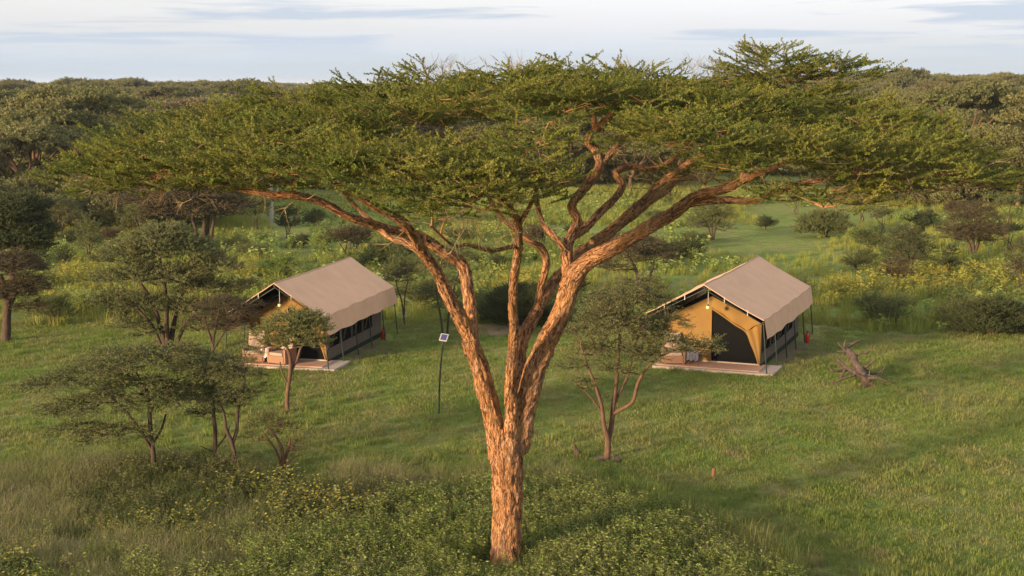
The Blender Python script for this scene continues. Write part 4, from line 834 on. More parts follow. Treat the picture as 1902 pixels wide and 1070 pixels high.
    q = np.linspace(0, 1, 12); A = np.stack([np.interp(q, np.linspace(0, 1, 4), side_low[:, k]) for k in (0, 1)], 1); B = np.stack([np.interp(q, np.linspace(0, 1, 4), corner[:, k]) for k in (0, 1)], 1)
    w = np.linspace(0, 1, 9)[:, None, None]; Q = A[None] * (1 - w) + B[None] * w; Yq = y0 - .04 - .05 * np.sin(w[..., 0] * 11) * (1 - q)[None] - .05 * (1 - w[..., 0])
    sheet(g, np.stack([Q[..., 0], Yq + 0 * Q[..., 0], Q[..., 1]], -1))
    fl = geo_obj('door_flap', g, [M['ochre']], root, label='front canvas drawn aside and tied in a fold')
    g = Geo(); tube(g, np.array([[x, y0 - .07, z, .035] for x, z in [*low, *side_low[1:]]]), 8, step=.15, rough=.2); tube(g, np.array([[b - .58, y0 - .09, 1.46, .03], [b - .3, y0 - .1, 1.72, .025], [b, y0 - .05, 1.82, .02]]), 8, step=.15, rough=.2)
    geo_obj('rolled_edge', g, [M['ochre']], fl)
    g = Geo(); poly_wall(g, [(xc + .01, zf), (b - .02, zf), (b - .02, zw), (xc + .01, 2.6)], y0 + .06, thick=.01); geo_obj('dark_door_sheet', g, [M['mesh']], root, smooth=False, label='opaque black mesh sheet standing for the dark interior in the doorway')  # near-black sheet paints the unlit interior behind the open flap
    g = Geo(); poly_wall(g, [(a, zf), (b, zf), (b, zw), (xc, za), (a, zw)], y1); geo_obj('back_wall', g, [M['ochre']], root, smooth=False)
    for side, xw in ((1, b), (-1, a)):
        g = Geo(); box(g, (xw - .012, y0, zf), (xw + .012, y1, zw)); sw = geo_obj('side_wall', g, [M['beige']], root, smooth=False, label='pale canvas side wall')
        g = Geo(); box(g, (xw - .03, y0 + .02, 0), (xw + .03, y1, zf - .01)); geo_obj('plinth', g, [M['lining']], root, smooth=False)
        nb = 5; bl = (y1 - y0) / nb
        for k in range(nb - 1):
            c = y0 + bl * (k + .55); wg = Geo(); hw = bl * .42; xo = xw + side * .03
            v = lambda lo, hi, m: box(wg, (min(xo - .012, xo + .012), lo[0], lo[1]), (max(xo - .012, xo + .012), hi[0], hi[1]), m)
            v((c - hw, .62), (c + hw, 1.7), 0)
            xo = xw + side * .045
            v((c - hw - .05, .60), (c - hw, 1.74), 1); v((c + hw, .60), (c + hw + .05, 1.74), 1); v((c - hw, .60), (c + hw, .65), 1); v((c - hw, 1.69), (c + hw, 1.74), 1)
            tube(wg, np.array([[xo + side * .03, c - hw * .75, .75, .02], [xo + side * .04, c - hw * .1, 1.3, .03], [xo + side * .03, c + hw * .2, 1.7, .035]]), 6, m=1)
            geo_obj('window', wg, [M['mesh'], M['beige']], sw, smooth=False, label='dark mesh window with a canvas flap')
    # floor, deck boards and step
    g = Geo(); box(g, (a + .02, y0 + .03, .02), (b - .02, y1 - .02, zf)); geo_obj('floor', g, [M['slab']], root, smooth=False)
    g = Geo(); box(g, (-W + .5, .0, -.03), (.22, y0 + .5, .10)); dk = geo_obj('deck', g, [M['slab']], root, smooth=False, label='pale raised deck under the porch')
    npk = 8; x0, x1 = -W + .6, -.35
    plank = None
    for k in range(npk):
        if plank is None:
            g = Geo(); box(g, (x0, 0, 0), (x1, .165, .035)); v, t, m, _ = g.arrays(); plank = make_mesh('plank', v, t, m, None, False, [M['plank']])
        link('plank', plank, dk, loc=(0, .22 + k * .175, .104))
    # straps along the gable
    for sx in (-.62, -.3, .32, .68):
        g = Geo(); x = xc + sx * W / 2; z = ZR - abs(sx) * (ZR - ZE) - .03; box(g, (x - .014, -.015, z - .22), (x + .014, .0, z)); geo_obj('strap', g, [M['white']], root, smooth=False)
    # what stands on and hangs in the porch
    Mx = Matrix.Translation((P0[0], P0[1], 0)) @ Matrix.Rotation(ang, 4, 'Z')
    return root, Mx, ang, xc, L

def hanging_lamp(Mx, ang, xc, label):
    p = Mx @ Vector((xc + .1, .3, 2.50)); root = link('hanging_lamp', None, loc=p, rot=(0, 0, ang), label=label, cat='lamp', group='lamps hanging in tent gables')
    g = Geo(); rod(g, (0, 0, .06), (0, 0, .82), .012, 6); geo_obj('cord', g, [M['white']], root)
    g = Geo(); u = np.linspace(-1, 1, 9); tube(g, np.stack([0 * u, 0 * u, u * .075, np.sqrt(np.maximum(1 - u * u, .02)) * .085], 1), 14); geo_obj('bulb', g, [M['bulb']], root)
    g = Geo(); tube(g, np.array([[0, 0, .055, .045], [0, 0, .12, .03]]), 10); geo_obj('socket', g, [M['pole']], root)
def rbox(name, lo, hi, mat, parent, bev=.02, mtx=None):
    g = Geo(); box(g, lo, hi, 0, mtx); o = geo_obj(name, g, [mat], parent, smooth=False)
    md = o.modifiers.new('b', 'BEVEL'); md.width = bev; md.segments = 2
    return o
def wicker_chair(loc, rz, label):
    root = link('wicker_armchair', None, loc=loc, rot=(0, 0, rz), label=label, cat='chair')
    # faces -y; seat 0.42 high
    g = Geo(); box(g, (-.36, -.42, .05), (.36, .32, .34)); geo_obj('seat_base', g, [M['wicker']], root, smooth=False)
    for sx in (-1, 1):
        rbox('arm', (sx * .40 - .045, -.40, .05), (sx * .40 + .045, .36, .60), M['wicker'], root)
        for sy in (-.38, .32):
            g = Geo(); rod(g, (sx * .37, sy, 0), (sx * .37, sy, .07), .025); geo_obj('leg', g, [M['wicker']], root)
    T = np.array(Matrix.Translation((0, .30, .36)) @ Matrix.Rotation(R(-20), 4, 'X'))
    rbox('backrest', (-.36, -.02, 0), (.36, .06, .74), M['wicker'], root, .03, T)
    rbox('seat_cushion', (-.33, -.43, .345), (.33, .22, .47), M['cushion'], root, .045)
    rbox('back_cushion', (-.32, -.15, .10), (.32, -.03, .78), M['cushion'], root, .045, T)
def folding_table(loc, rz, label, cloth):
    root = link('folding_table', None, loc=loc, rot=(0, 0, rz), label=label, cat='table')
    rbox('tabletop', (-.30, -.24, .55), (.30, .24, .575), M['plank'], root, .006)
    for sy in (-.2, .2):
        for s in (1, -1):
            g = Geo(); rod(g, (-.26 * s, sy + s * .015, 0), (.24 * s, sy + s * .015, .55), .015, 6); geo_obj('leg', g, [M['bark_red']], root)
    x = np.linspace(-.31, .31, 15); c = np.abs(x) / .31; P = []
    for yv, z in ((-.30, .22), (-.262, .40), (-.25, .578), (0, .584), (.25, .578), (.262, .40), (.30, .25)):
        P.append(np.stack([x * .75, np.full_like(x, yv) + .015 * np.sin(x * 40) * (z < .5), np.full_like(x, z) + (z < .3) * .03 * np.sin(x * 25)], -1))
    g = Geo(); sheet(g, np.array(P)); geo_obj('cloth', g, [cloth], root)
def extinguisher(loc, label):
    root = link('fire_extinguisher', None, loc=loc, label=label, cat='fire extinguisher', group='red extinguishers beside the tents')
    g = Geo(); tube(g, np.array([[0, 0, 0, .075], [0, 0, .01, .085], [0, 0, .36, .085], [0, 0, .41, .07], [0, 0, .44, .03]]), 18); geo_obj('cylinder', g, [M['red']], root)
    g = Geo(); tube(g, np.array([[0, 0, .435, .022], [0, 0, .49, .022]]), 10); box(g, (-.015, -.09, .48), (.015, .03, .50)); box(g, (-.015, -.10, .515), (.015, .03, .53)); geo_obj('valve_handle', g, [M['black']], root)
    g = Geo(); tube(g, np.array([[0, .02, .46, .012], [.07, .06, .43, .012], [.10, .04, .30, .012], [.095, .02, .12, .016]]), 6, step=.04); geo_obj('hose', g, [M['black']], root)

def build_camp():
    P0, P1 = gnd(1424.6, 700), gnd(1510, 621)
    t1, Mx1, a1, xc1, L1 = build_tent(P0, P1, 5.05, 'safari tent with ochre open front, beside the fallen log', 3)
    Q0, Q1 = gnd(610.6, 691), gnd(739, 620.5)
    t2, Mx2, a2, xc2, L2 = build_tent(Q0, Q1, 4.4, 'safari tent with wicker armchairs on its deck, partly behind a small acacia', 8)
    hanging_lamp(Mx1, a1, xc1, 'round lamp on a cord in the gable of the tent by the fallen log')
    hanging_lamp(Mx2, a2, xc2, 'round lamp on a cord in the dark gable of the armchair tent')
    zd = .139
    def on(Mx, x, y): p = Mx @ Vector((x, y, 0)); return (p.x, p.y, zd)
    wicker_chair(on(Mx2, -2.2, .66), a2 - .25, 'wicker armchair with pale cushions beside the small light-green acacia')
    wicker_chair(on(Mx2, -3.4, .80), a2 + .2, 'wicker armchair with pale cushions half hidden by the brown thorn tree')
    folding_table(on(Mx2, -2.82, .78), a2, 'small folding table with white cloth between two wicker armchairs', M['white'])
    wicker_chair(on(Mx1, -3.9, .72), a1 + .35, 'wicker armchair behind the bent thorn tree stems on the deck')
    folding_table(on(Mx1, -3.05, .62), a1 + .1, 'small folding table with grey cloth on the deck before the ochre wall', M['cloth_dark'])
    p = gnd(1499, 637); extinguisher((p[0], p[1], 0), 'red fire extinguisher on the grass by the tent near the fallen log')
    p = gnd(712, 630); extinguisher((p[0], p[1], 0), 'red fire extinguisher at the back pole of the armchair tent')
    # solar lamp post
    B = gnd(815, 768); top = at(822, 640, B[1] - .1) - B
    root = link('solar_lamp_post', None, loc=B, label='thin dark green lamp post with white-framed solar panel', cat='lamp post')
    g = Geo(); tube(g, np.array([[0, 0, -.1, .03], [top[0] * .5 - .03, top[1] * .5, top[2] * .5, .03], [top[0], top[1], top[2], .03]]), 10, step=.3); geo_obj('pole', g, [M['pole']], root)
    c = at(824.5, 627, B[1] - .1) - B
    T = Matrix.Translation(c) @ Matrix.Rotation(R(-14), 4, 'Z') @ Matrix.Rotation(R(35), 4, 'X') @ Matrix.Rotation(R(8), 4, 'Y')
    rbox('panel', (-.135, -.165, -.015), (.135, .165, .015), M['white'], root, .012, np.array(T))
    pn = root.children[-1]
    g = Geo(); box(g, (-.10, -.13, .014), (.10, .13, .019), 0, np.array(T)); geo_obj('cell', g, [M['cell']], [o for o in root.children if o.name.startswith('panel')][0], smooth=False)
    g = Geo(); rod(g, top - np.array([0, 0, .03]), c - np.array([0, 0, .02]), .022); box(g, (c[0] - .06, c[1] - .02, c[2] - .14), (c[0] + .05, c[1] + .08, c[2] - .05)); geo_obj('bracket', g, [M['pole']], root)
    # fallen dead tree
    B = gnd(1609, 716); k = ppm(B); g = Geo(); gr = Geo()
    def W(rows, gg, seg=14):
        l = np.array([[*(at(x, y, B[1] + d) - B), .85 * w / k] for x, y, d, w in rows]); tube(gg, l, seg, step=.06, rough=.22, ridge=.16, wob=.10, seed=rows[0][0] * .01)
    root = link('fallen_log', None, loc=B, label='grey-brown fallen dead tree with upturned roots on the lawn', cat='log')
    W([(1612, 712, 0, 10), (1603, 696, .7, 9.5), (1595, 682, 1.3, 9), (1588, 666, 2.0, 8), (1578, 655, 2.5, 7.5), (1569, 648, 2.8, 6)], g, 18)
    geo_obj('trunk', g, [M['deadwood']], root)
    for rows in ([(1570, 650, 2.8, 5), (1579, 642, 3.0, 4), (1588, 637, 3.1, 3.5), (1596, 633, 3.2, 2)], [(1571, 649, 2.8, 4), (1568, 640, 3, 3), (1570, 633, 3, 2)], [(1572, 650, 2.7, 3.5), (1562, 651, 2.7, 2.6), (1553, 651, 2.7, 1.4)], [(1570, 650, 2.7, 3), (1566, 657, 2.5, 2.5), (1565, 663, 2.4, 1.6)], [(1583, 660, 2.3, 3), (1577, 665, 2.2, 2.2), (1576, 672, 2.1, 1.2)],
                 [(1611, 708, -.1, 6.5), (1600, 701, -.1, 5.5), (1588, 694, -.1, 4.5), (1575, 686, 0, 3.8), (1562, 675, .1, 2.8), (1553, 664, .1, 1.4)], [(1597, 688, 1.2, 5), (1584, 685, 1.2, 4.5), (1568, 686, 1.1, 4), (1548, 689, .9, 3), (1541, 681, .9, 1.4)], [(1572, 686, 1.1, 4), (1566, 694, 1.0, 4), (1561, 702, .9, 3.5)],
                 [(1598, 686, 1.2, 4.5), (1608, 680, 1.2, 3.5), (1617, 674, 1.2, 2.4), (1622, 670, 1.2, 1.2)], [(1600, 684, 1.2, 3.5), (1610, 687, 1.1, 2.6), (1618, 688, 1.0, 1.4)], [(1590, 695, -.1, 3.6), (1578, 700, -.2, 3), (1562, 704, -.3, 2.2), (1550, 712, -.3, 1.2)], [(1604, 690, .9, 3.5), (1622, 694, .8, 3), (1636, 690, .8, 2), (1644, 682, .8, 1.1)], [(1586, 664, 2.1, 3), (1600, 656, 2.2, 2.4), (1612, 655, 2.2, 1.8), (1620, 648, 2.2, 1)], [(1568, 686, 1.1, 2.8), (1558, 676, 1.1, 2), (1548, 672, 1.1, 1.1)], [(1575, 654, 2.5, 2.6), (1562, 643, 2.6, 2), (1556, 636, 2.6, 1.1)], [(1606, 704, -.05, 4), (1630, 702, -.2, 3), (1646, 708, -.3, 2), (1654, 704, -.3, 1)]):
        gb = Geo(); W(rows, gb, 9); geo_obj('branch', gb, [M['deadwood']], root)
    for rows in ([(1610, 711, 0, 9), (1598, 718, -.3, 7), (1585, 721, -.4, 5), (1570, 724, -.4, 2.5)], [(1612, 712, 0, 8), (1600, 722, -.5, 6), (1590, 727, -.5, 3)], [(1612, 710, 0, 7), (1620, 716, -.2, 5.5), (1628, 721, -.2, 3.5), (1634, 725, -.2, 1.6)], [(1612, 706, 0, 3), (1615, 697, .1, 2), (1616, 689, .1, 1)], [(1611, 710, 0, 9), (1614, 718, -.2, 8), (1618, 724, -.2, 5)]):
        gb = Geo(); W(rows, gb, 9); geo_obj('root', gb, [M['bark_red']], root)
    # dark stump and a short stake on the lawn
    B = gnd(1070, 847); k = ppm(B); g = Geo()
    tube(g, np.array([[.06, 0, -.08, .17], [.04, 0, .06, .12], [-.01, 0, .17, .085], [-.04, 0, .27, .06], [-.055, 0, .38, .022]]), 14, step=.03, rough=.3, ridge=.25, seed=4); tube(g, np.array([[.06, 0, .02, .08], [.14, .02, .05, .05], [.22, 0, -.02, .03]]), 8, step=.04, rough=.2)
    geo_obj('tree_stump', g, [M['bark_dark']], loc=B, label='small blackened pointed stump near the bent thorn tree', cat='stump')
    B = gnd(1325, 889); g = Geo(); tube(g, np.array([[0, 0, -.08, .055], [0, 0, .1, .052], [.01, 0, .27, .055], [.01, 0, .30, .045]]), 12, step=.04, rough=.12, seed=9)
    geo_obj('wooden_stake', g, [plain('orange_wood', (.17, .085, .045), (.12, .06, .03), 9)], loc=B, label='short orange-brown wooden stake in the open lawn', cat='stake')
    for (px, py, s) in [(1148, 856, .13), (1116, 857, .11)]:
        B = gnd(px, py); g = Geo(); u = np.linspace(-1, 1, 7); rr = np.random.default_rng(int(px))
        tube(g, np.stack([u * s, .05 * u, np.full(7, s * .22), np.sqrt(np.maximum(1 - u * u, .03)) * s * .5], 1), 9, rough=.45, seed=px)
        geo_obj('rock', g, [M['deadwood']], loc=B, smooth=False, label='small brown stone at the foot of the bent thorn tree', cat='rock', group='stones at the thorn tree foot')
build_camp()

# ------------------------------------------------------------------ far acacias
def far_acacia(seed):
    r = np.random.default_rng(seed); H = r.uniform(6.5, 9.2); Rc = r.uniform(4.6, 6.6)
    trunk = np.array([[0, 0, -.4, .30], [r.normal(0, .15), 0, 1.2, .25], [r.normal(0, .3), r.normal(0, .3), 2.4, .22]])
    limbs = [trunk]; n = 5; off = r.random() * 6.28
    for k in range(n):
        a = off + k * 6.283 / n + r.normal(0, .25); d = np.array([math.cos(a), math.sin(a)]); q = r.uniform(.45, .75)
        limbs.append(np.array([[*trunk[2, :3], .17], [*(trunk[2, :2] + d * Rc * q * .3), H * .48, .13], [*(d * Rc * q * .7), H * .70, .09], [*(d * Rc * q), H * .84, .05]]))
    pads = []
    for k in range(16):
        rho = math.sqrt((k + .5) / 16) * .86; a = k * 2.39996 + r.normal(0, .25); rr = r.uniform(1.4, 2.3)
        z = H - 0.5 - 2.0 * rho**2 * r.uniform(.5, 1.6) + r.normal(0, .35)
        pads.append((np.array([math.cos(a) * rho * Rc, math.sin(a) * rho * Rc, z]), rr, rr, r.uniform(.45, .8), r.uniform(.8, 1.1)))
    g = Geo()
    for i, l in enumerate(limbs): tube(g, l, 8, step=.5, rough=.15, wob=.3, seed=seed + i)
    connect_pads(g, limbs[1:], pads, r, rmax=.07, spokes=.25, seg=4, step=.8, spoke_r=.02)
    pos, eul, sc, var = pads_to_sprigs(pads, 4.6, 1.25, r, len(SPR_FAR), (.0, .5))
    c = Geo(); realise(c, SPR_FAR, pos, eul, sc, var)
    return g, c
def build_far():
    r = np.random.default_rng(77); protos = []; arr = []
    for k in range(6):
        g, c = far_acacia(600 + k); tv = g.arrays(); cv = c.arrays()
        tm = make_mesh('trunk', tv[0], tv[1], None, None, True, [M['bark_red']])
        leaf = M['leaf_far'] if k != 4 else M['leaf_brown_far']
        cm = make_mesh('crown', cv[0], cv[1], cv[2], None, True, [leaf, M['twig']])
        protos.append((tm, cm))
        arr.append((np.concatenate([cv[0], tv[0]]), np.concatenate([cv[1], tv[1] + len(cv[0])]), np.concatenate([cv[2], np.full(len(tv[1]), 1)])))
    spots = []
    def put(x, y, s, v, rot): spots.append((x, y, s, v, rot))
    # a few crowns that can be picked out in the photograph: (px of trunk, py of ground, size)
    for px, py, s, v in [(90, 372, 1.15, 0), (215, 345, 1.1, 2), (20, 352, 1.1, 3), (1790, 352, 1.25, 1), (1890, 385, .95, 5), (1655, 335, 1.1, 2), (300, 330, 1.1, 4), (1735, 310, 1.1, 3), (1240, 372, .9, 0), (700, 360, 1, 3), (560, 345, 1, 5), (170, 310, 1.2, 1)]:
        p = gnd(px, py); put(p[0], p[1], s, v, r.random() * 6.28)
    tries = 0
    while len(spots) < 285 and tries < 60000:
        tries += 1
        y = math.sqrt(r.uniform(118**2, 340**2)); x = r.uniform(-.42, .42) * y; px, py = proj([[x, y, 0]]); px, py = px[0], py[0]
        if py > 352 and 420 < px < 1640: continue
        if py > 395 and px > 1400: continue
        if py > 330 and 1330 < px < 1640 and r.random() < .8: continue
        if any((x - s[0])**2 + (y - s[1])**2 < 6.2**2 for s in spots): continue
        put(x, y, r.uniform(.75, 1.2), int(r.integers(0, 6)), r.random() * 6.28)
    for x, y, s, v, rot in spots:
        z = float(gz(x, y))
        root = link('flat_topped_acacia', None, loc=(x, y, z), rot=(0, 0, rot), label='flat-topped acacia with dry brownish crown in the far woodland' if v == 4 else 'green flat-topped acacia in the woodland beyond the meadow', cat='tree', group='acacias of the far woodland')
        root.scale = (s, s, s * r.uniform(.9, 1.1))
        link('trunk', protos[v][0], root); link('crown', protos[v][1], root, kind='stuff')
    # the rest of the woodland reads as one mass
    P = []
    for y0, y1, n in ((335, 900, 2000), (900, 2600, 2600), (2600, 9000, 2200)):
        y = np.sqrt(r.uniform(y0**2, y1**2, n)); x = r.uniform(-.46, .46, n) * y; sc = r.uniform(.9, 1.4, n) * (1 + (y > 2600) * .6); P.append(np.stack([x, y, gz(x, y) - .2, sc], 1))
    P = np.concatenate(P); n = len(P)
    scatter('woodland', arr, P[:, :3], np.stack([np.zeros(n), np.zeros(n), r.random(n) * 6.28], 1), P[:, 3], r.integers(0, 6, n), [M['leaf_far'], M['bark_red']], label='unbroken acacia woodland running to the horizon', cat='woodland')
    bt = []
    for k in range(5):
        rr = np.random.default_rng(900 + k); pads = [(np.array([rr.normal(0, .8), rr.normal(0, .8), rr.uniform(.5, 2.2)]), rr.uniform(.7, 1.2), rr.uniform(.7, 1.2), .6, 1) for q in range(9)]
        c = Geo(); realise(c, SPR_FAR, *pads_to_sprigs(pads, 7, .8, rr, len(SPR_FAR), (.1, 1.0))); v, t, m, _ = c.arrays(); bt.append((v, t, m))
    y = np.sqrt(r.uniform(105**2, 420**2, 6500)); x = r.uniform(-.44, .44, 6500) * y; px, py = proj(np.stack([x, y, 0 * x], 1))
    keep = (n2(x, y, .05, 12) > .36) & ~((py > 345) & (px > 430) & (px < 1640)) & ~((py > 385) & (px > 1400))
    x, y = x[keep], y[keep]; n = len(x)
    scatter('scrub', bt, np.stack([x, y, gz(x, y) - .15], 1), np.stack([np.zeros(n), np.zeros(n), r.random(n) * 6.28], 1), r.uniform(.7, 1.6, n), r.integers(0, 5, n), [M['leaf_far'], M['twig']], label='low thorny scrub filling the ground beneath the far acacias', cat='scrub')
M['leaf_brown_far'] = leafmat('far_dry_leaf', (0.155, 0.12, 0.055), (0.19, 0.14, 0.07), (0.13, 0.11, 0.05), 0.06, 0.2)
build_far()

# ------------------------------------------------------------------ grass, herbs, flowers
def blades(seed, n, rad, h0, h1, w, lean=.5, head=0.0):
    r = np.random.default_rng(seed); V = []; T = []; m = []
    for k in range(n):
        a = r.random() * 6.283; q = rad * math.sqrt(r.random()); p = np.array([q * math.cos(a), q * math.sin(a), 0]); h = r.uniform(h0, h1)
        b = r.random() * 6.283; d = np.array([math.cos(b), math.sin(b), 0]); l = h * lean * r.random(); s = np.array([-d[1], d[0], 0]) * w * .5 * r.uniform(.7, 1.3)
        i = len(V); mid = p + d * l * .35 + [0, 0, h * .6]; tip = p + d * l + [0, 0, h]
        V += [p - s, p + s, mid + s * .8, mid - s * .8, tip]; T += [(i, i + 1, i + 2), (i, i + 2, i + 3), (i + 3, i + 2, i + 4)]; m += [0] * 3
        if head:
            for z in range(3):
                c = mid + (tip - mid) * (.55 + .25 * z); e = r.normal(0, 1, 3); e = e / np.linalg.norm(e) * head; f = np.cross(e, [0, 0, 1.0]); i = len(V)
                V += [c - e * .4, c + f * .5, c + e * .5 + [0, 0, head], c - f * .5]; T += [(i, i + 1, i + 2), (i, i + 2, i + 3)]; m += [0] * 2
    return np.array(V), np.array(T), np.array(m)
def herb(seed, stems, h0, h1, leaf, wid, per=9, spread=.5, flowers=0, fsize=.04):
    r = np.random.default_rng(seed); g = Geo(); V = []; F = []
    for k in range(stems):
        a = r.random() * 6.283; h = r.uniform(h0, h1); o = r.normal(0, .05, 2); top = np.array([o[0] + math.cos(a) * h * spread * r.random(), o[1] + math.sin(a) * h * spread * r.random(), h]); p0 = np.array([o[0], o[1], -.03])
        tube(g, np.array([[*p0, .007], [*((p0 + top) / 2 + r.normal(0, .03, 3)), .005], [*top, .003]]), 3, m=1, cap=False)
        for j in range(per):
            t = .15 + .85 * (j + r.random()) / per; p = p0 + (top - p0) * t; b = r.random() * 6.283
            d = np.array([math.cos(b), math.sin(b), r.uniform(-.15, .8)]); d /= np.linalg.norm(d); L = leaf * r.uniform(.6, 1.3); s = np.cross(d, [0, 0, 1.0]) + r.normal(0, .9, 3); s = s / np.linalg.norm(s) * wid * r.uniform(.7, 1.2)
            V += [p, p + d * L * .45 + s - [0, 0, .1 * L], p + d * L - [0, 0, .2 * L], p + d * L * .45 - s - [0, 0, .1 * L]]
        if flowers:
            for j in range(flowers):
                p = top + r.normal(0, .05, 3) * [1, 1, .6]; 
                for b in (0, 1.05):
                    d = np.array([math.cos(b), math.sin(b), .25 * r.normal()]) * fsize; s = np.array([-d[1], d[0], .3 * fsize]); F += [p - d, p - s, p + d, p + s]
    q = np.arange(len(V) // 4)[:, None] * 4; g.add(np.array(V), np.concatenate([q + [0, 1, 2], q + [0, 2, 3]]), 0)
    if F: q = np.arange(len(F) // 4)[:, None] * 4; g.add(np.array(F), np.concatenate([q + [0, 1, 2], q + [0, 2, 3]]), 2)
    v, t, m, _ = g.arrays(); return v, t, m
def in_tents(x, y):
    bad = np.zeros(len(x), bool)
    for a, b, W in ((gnd(1424.6, 700), gnd(1510, 621), 5.05), (gnd(610.6, 691), gnd(739, 620.5), 4.4)):
        d = (b - a)[:2]; L = np.linalg.norm(d); d /= L; n = np.array([d[1], -d[0]])
        u = (x - a[0]) * d[0] + (y - a[1]) * d[1]; v = (x - a[0]) * n[0] + (y - a[1]) * n[1]
        bad |= (u > -.05) & (u < L - .3) & (v < .25) & (v > -W - .1)
    return bad
def off_patches(x, y):
    ok = np.ones(len(x), bool)
    for cx, cy, rx, ry, c in (PATCHES[0], PATCHES[1], PATCHES[4]):
        ok &= ((x - cx) / rx)**2 + ((y - cy) / ry)**2 > .45 + .5 * n2(x, y, 1.1, 31)
    return ok
def place(name, tmpl, x, y, s, mats, r, label, cat, tilt=.08):
    n = len(x); pos = np.stack([x, y, gz(x, y) + (n2(x, y, .35, 4) - .5) * .10 * (y > 20) - .01], 1)
    return scatter(name, tmpl, pos, np.stack([r.normal(0, tilt, n), r.normal(0, tilt, n), r.random(n) * 6.28], 1), s, r.integers(0, len(tmpl), n), mats, label=label, cat=cat)
def field(r, y0, y1, dens, wide=.40, pad=2.0):
    n = int(dens * (wide * (y1**2 - y0**2) + 2 * pad * (y1 - y0))); y = np.sqrt(r.uniform(y0**2, y1**2, n)); x = r.uniform(-1, 1, n) * (wide * y + pad)
    px, py = proj(np.stack([x, y, 0 * x], 1)); return x, y, px, py
EDGE_R = np.array([(960, 884), (1060, 888), (1150, 905), (1250, 940), (1350, 982), (1430, 1018), (1480, 1060), (1500, 1110), (1510, 1300)])
EDGE_L = np.array([(-400, 870), (0, 885), (120, 880), (220, 868), (330, 862), (440, 880), (560, 895), (700, 884), (850, 890), (960, 884)])
def under_zone(px, py):
    e = np.where(px < 960, np.interp(px, EDGE_L[:, 0], EDGE_L[:, 1]), np.interp(px, EDGE_R[:, 0], EDGE_R[:, 1]))
    return np.where(px > 1505, -200, py - e)
def blob(px, py, cx, cy, rx, ry): return np.exp(-(((px - cx) / rx)**2 + ((py - cy) / ry)**2))
def build_stuff():
    r = np.random.default_rng(123)
    # short lawn
    lawn = [blades(10 + k, 34, .19, .035, .10, .012, .7) for k in range(4)]
    x, y, px, py = field(r, 29, 66, 24); keep = ~in_tents(x, y) & off_patches(x, y) & (under_zone(px, py) < 25)
    x, y = x[keep], y[keep]; s = (.55 + .9 * r.random(len(x))) * (.6 + .9 * n2(x, y, .5, 8))
    place('lawn_grass', lawn, x, y, s, [M['grass']], r, 'short green grass of the open lawn between the tents', 'grass')
    # taller tufts in the lawn, thicker towards the near right corner
    x, y, px, py = field(r, 29, 64, 3.2); k = n2(x, y, .22, 5) + .25 * blob(px, py, 1650, 1080, 300, 70) + .22 * blob(px, py, 150, 830, 300, 60) + .25 * blob(px, py, 800, 860, 250, 35); keep = ~in_tents(x, y) & (under_zone(px, py) < 10) & (k > .60)
    tuft = [blades(30 + k, 40, .20, .10, .26, .013, .7) for k in range(3)]
    place('lawn_tufts', tuft, x[keep], y[keep], .6 + .6 * r.random(keep.sum()), [M['grass']], r, 'taller loose tufts in the lawn', 'grass')
    # meadow behind the camp
    mead = [blades(50 + k, 34, .40, .35, .85, .03, .6) for k in range(4)]
    x, y, px, py = field(r, 62, 150, 1.5, .41); line = np.interp(px, [0, 200, 440, 760, 1000, 1250, 1530, 1600, 1902], [608, 604, 596, 602, 600, 612, 606, 622, 628])
    clear = blob(px, py, 1500, 440, 150, 90) + blob(px, py, 600, 440, 150, 35) + .6 * blob(px, py, 1350, 520, 120, 60)
    keep = (py < line) & ~in_tents(x, y) & (n2(x, y, .09, 6) - .40 * clear > .30); x1, y1, p1 = x[keep], y[keep], clear[keep]
    place('meadow_grass', mead, x1, y1, (.45 + .6 * r.random(len(x1))) * (1 - .45 * p1) * (.7 + .7 * n2(x1, y1, .2, 14)), [M['grass_tall']], r, 'tall yellow-green meadow grass behind the tents', 'grass')
    mh = [herb(70 + k, 7, .4, .8, .22, .07, 7, .7) for k in range(4)]
    x, y, px, py = field(r, 62, 140, .8, .41); line2 = np.interp(px, [0, 200, 440, 760, 1000, 1250, 1530, 1600, 1902], [606, 602, 594, 598, 598, 605, 600, 618, 626])
    keep = (py < line2) & ~in_tents(x, y) & (n2(x, y, .13, 9) - .5 * blob(px, py, 1500, 440, 150, 90) > .46)
    place('meadow_herbs', mh, x[keep], y[keep], .6 + .7 * r.random(keep.sum()), [M['leaf_herb'], M['twig']], r, 'leafy green weeds among the meadow grass', 'plants')
    mf = [herb(80 + k, 6, .5, .9, .16, .05, 6, .8, 4, .042) for k in range(4)]
    x, y, px, py = field(r, 62, 130, 1.8, .41); line2 = np.interp(px, [0, 200, 440, 760, 1000, 1250, 1530, 1600, 1902], [606, 602, 594, 598, 598, 605, 600, 618, 626])
    fl = blob(px, py, 1740, 535, 160, 34) + .8 * blob(px, py, 170, 545, 110, 45) + .8 * blob(px, py, 90, 425, 80, 22) + .7 * blob(px, py, 470, 520, 60, 25) + .8 * blob(px, py, 970, 545, 70, 30) + .5 * blob(px, py, 700, 470, 80, 25) + .6 * blob(px, py, 1560, 560, 60, 30) + .5 * blob(px, py, 1850, 600, 80, 20)
    keep = (py < line2) & ~in_tents(x, y) & (fl * (.55 + .9 * n2(x, y, .35, 3)) >.18 + .55 * r.random(len(x)))
    place('meadow_flowers', mf, x[keep], y[keep], .7 + .6 * r.random(keep.sum()), [M['grass_tall'], M['twig'], M['flower']], r, 'yellow wild flowers in the tall meadow', 'flowers')
    # undergrowth round the great tree
    x, y, px, py = field(r, 24, 41.5, 17, .38, 2.5); uz = under_zone(px, py) + (n2(x, y, .8, 2) - .5) * 70
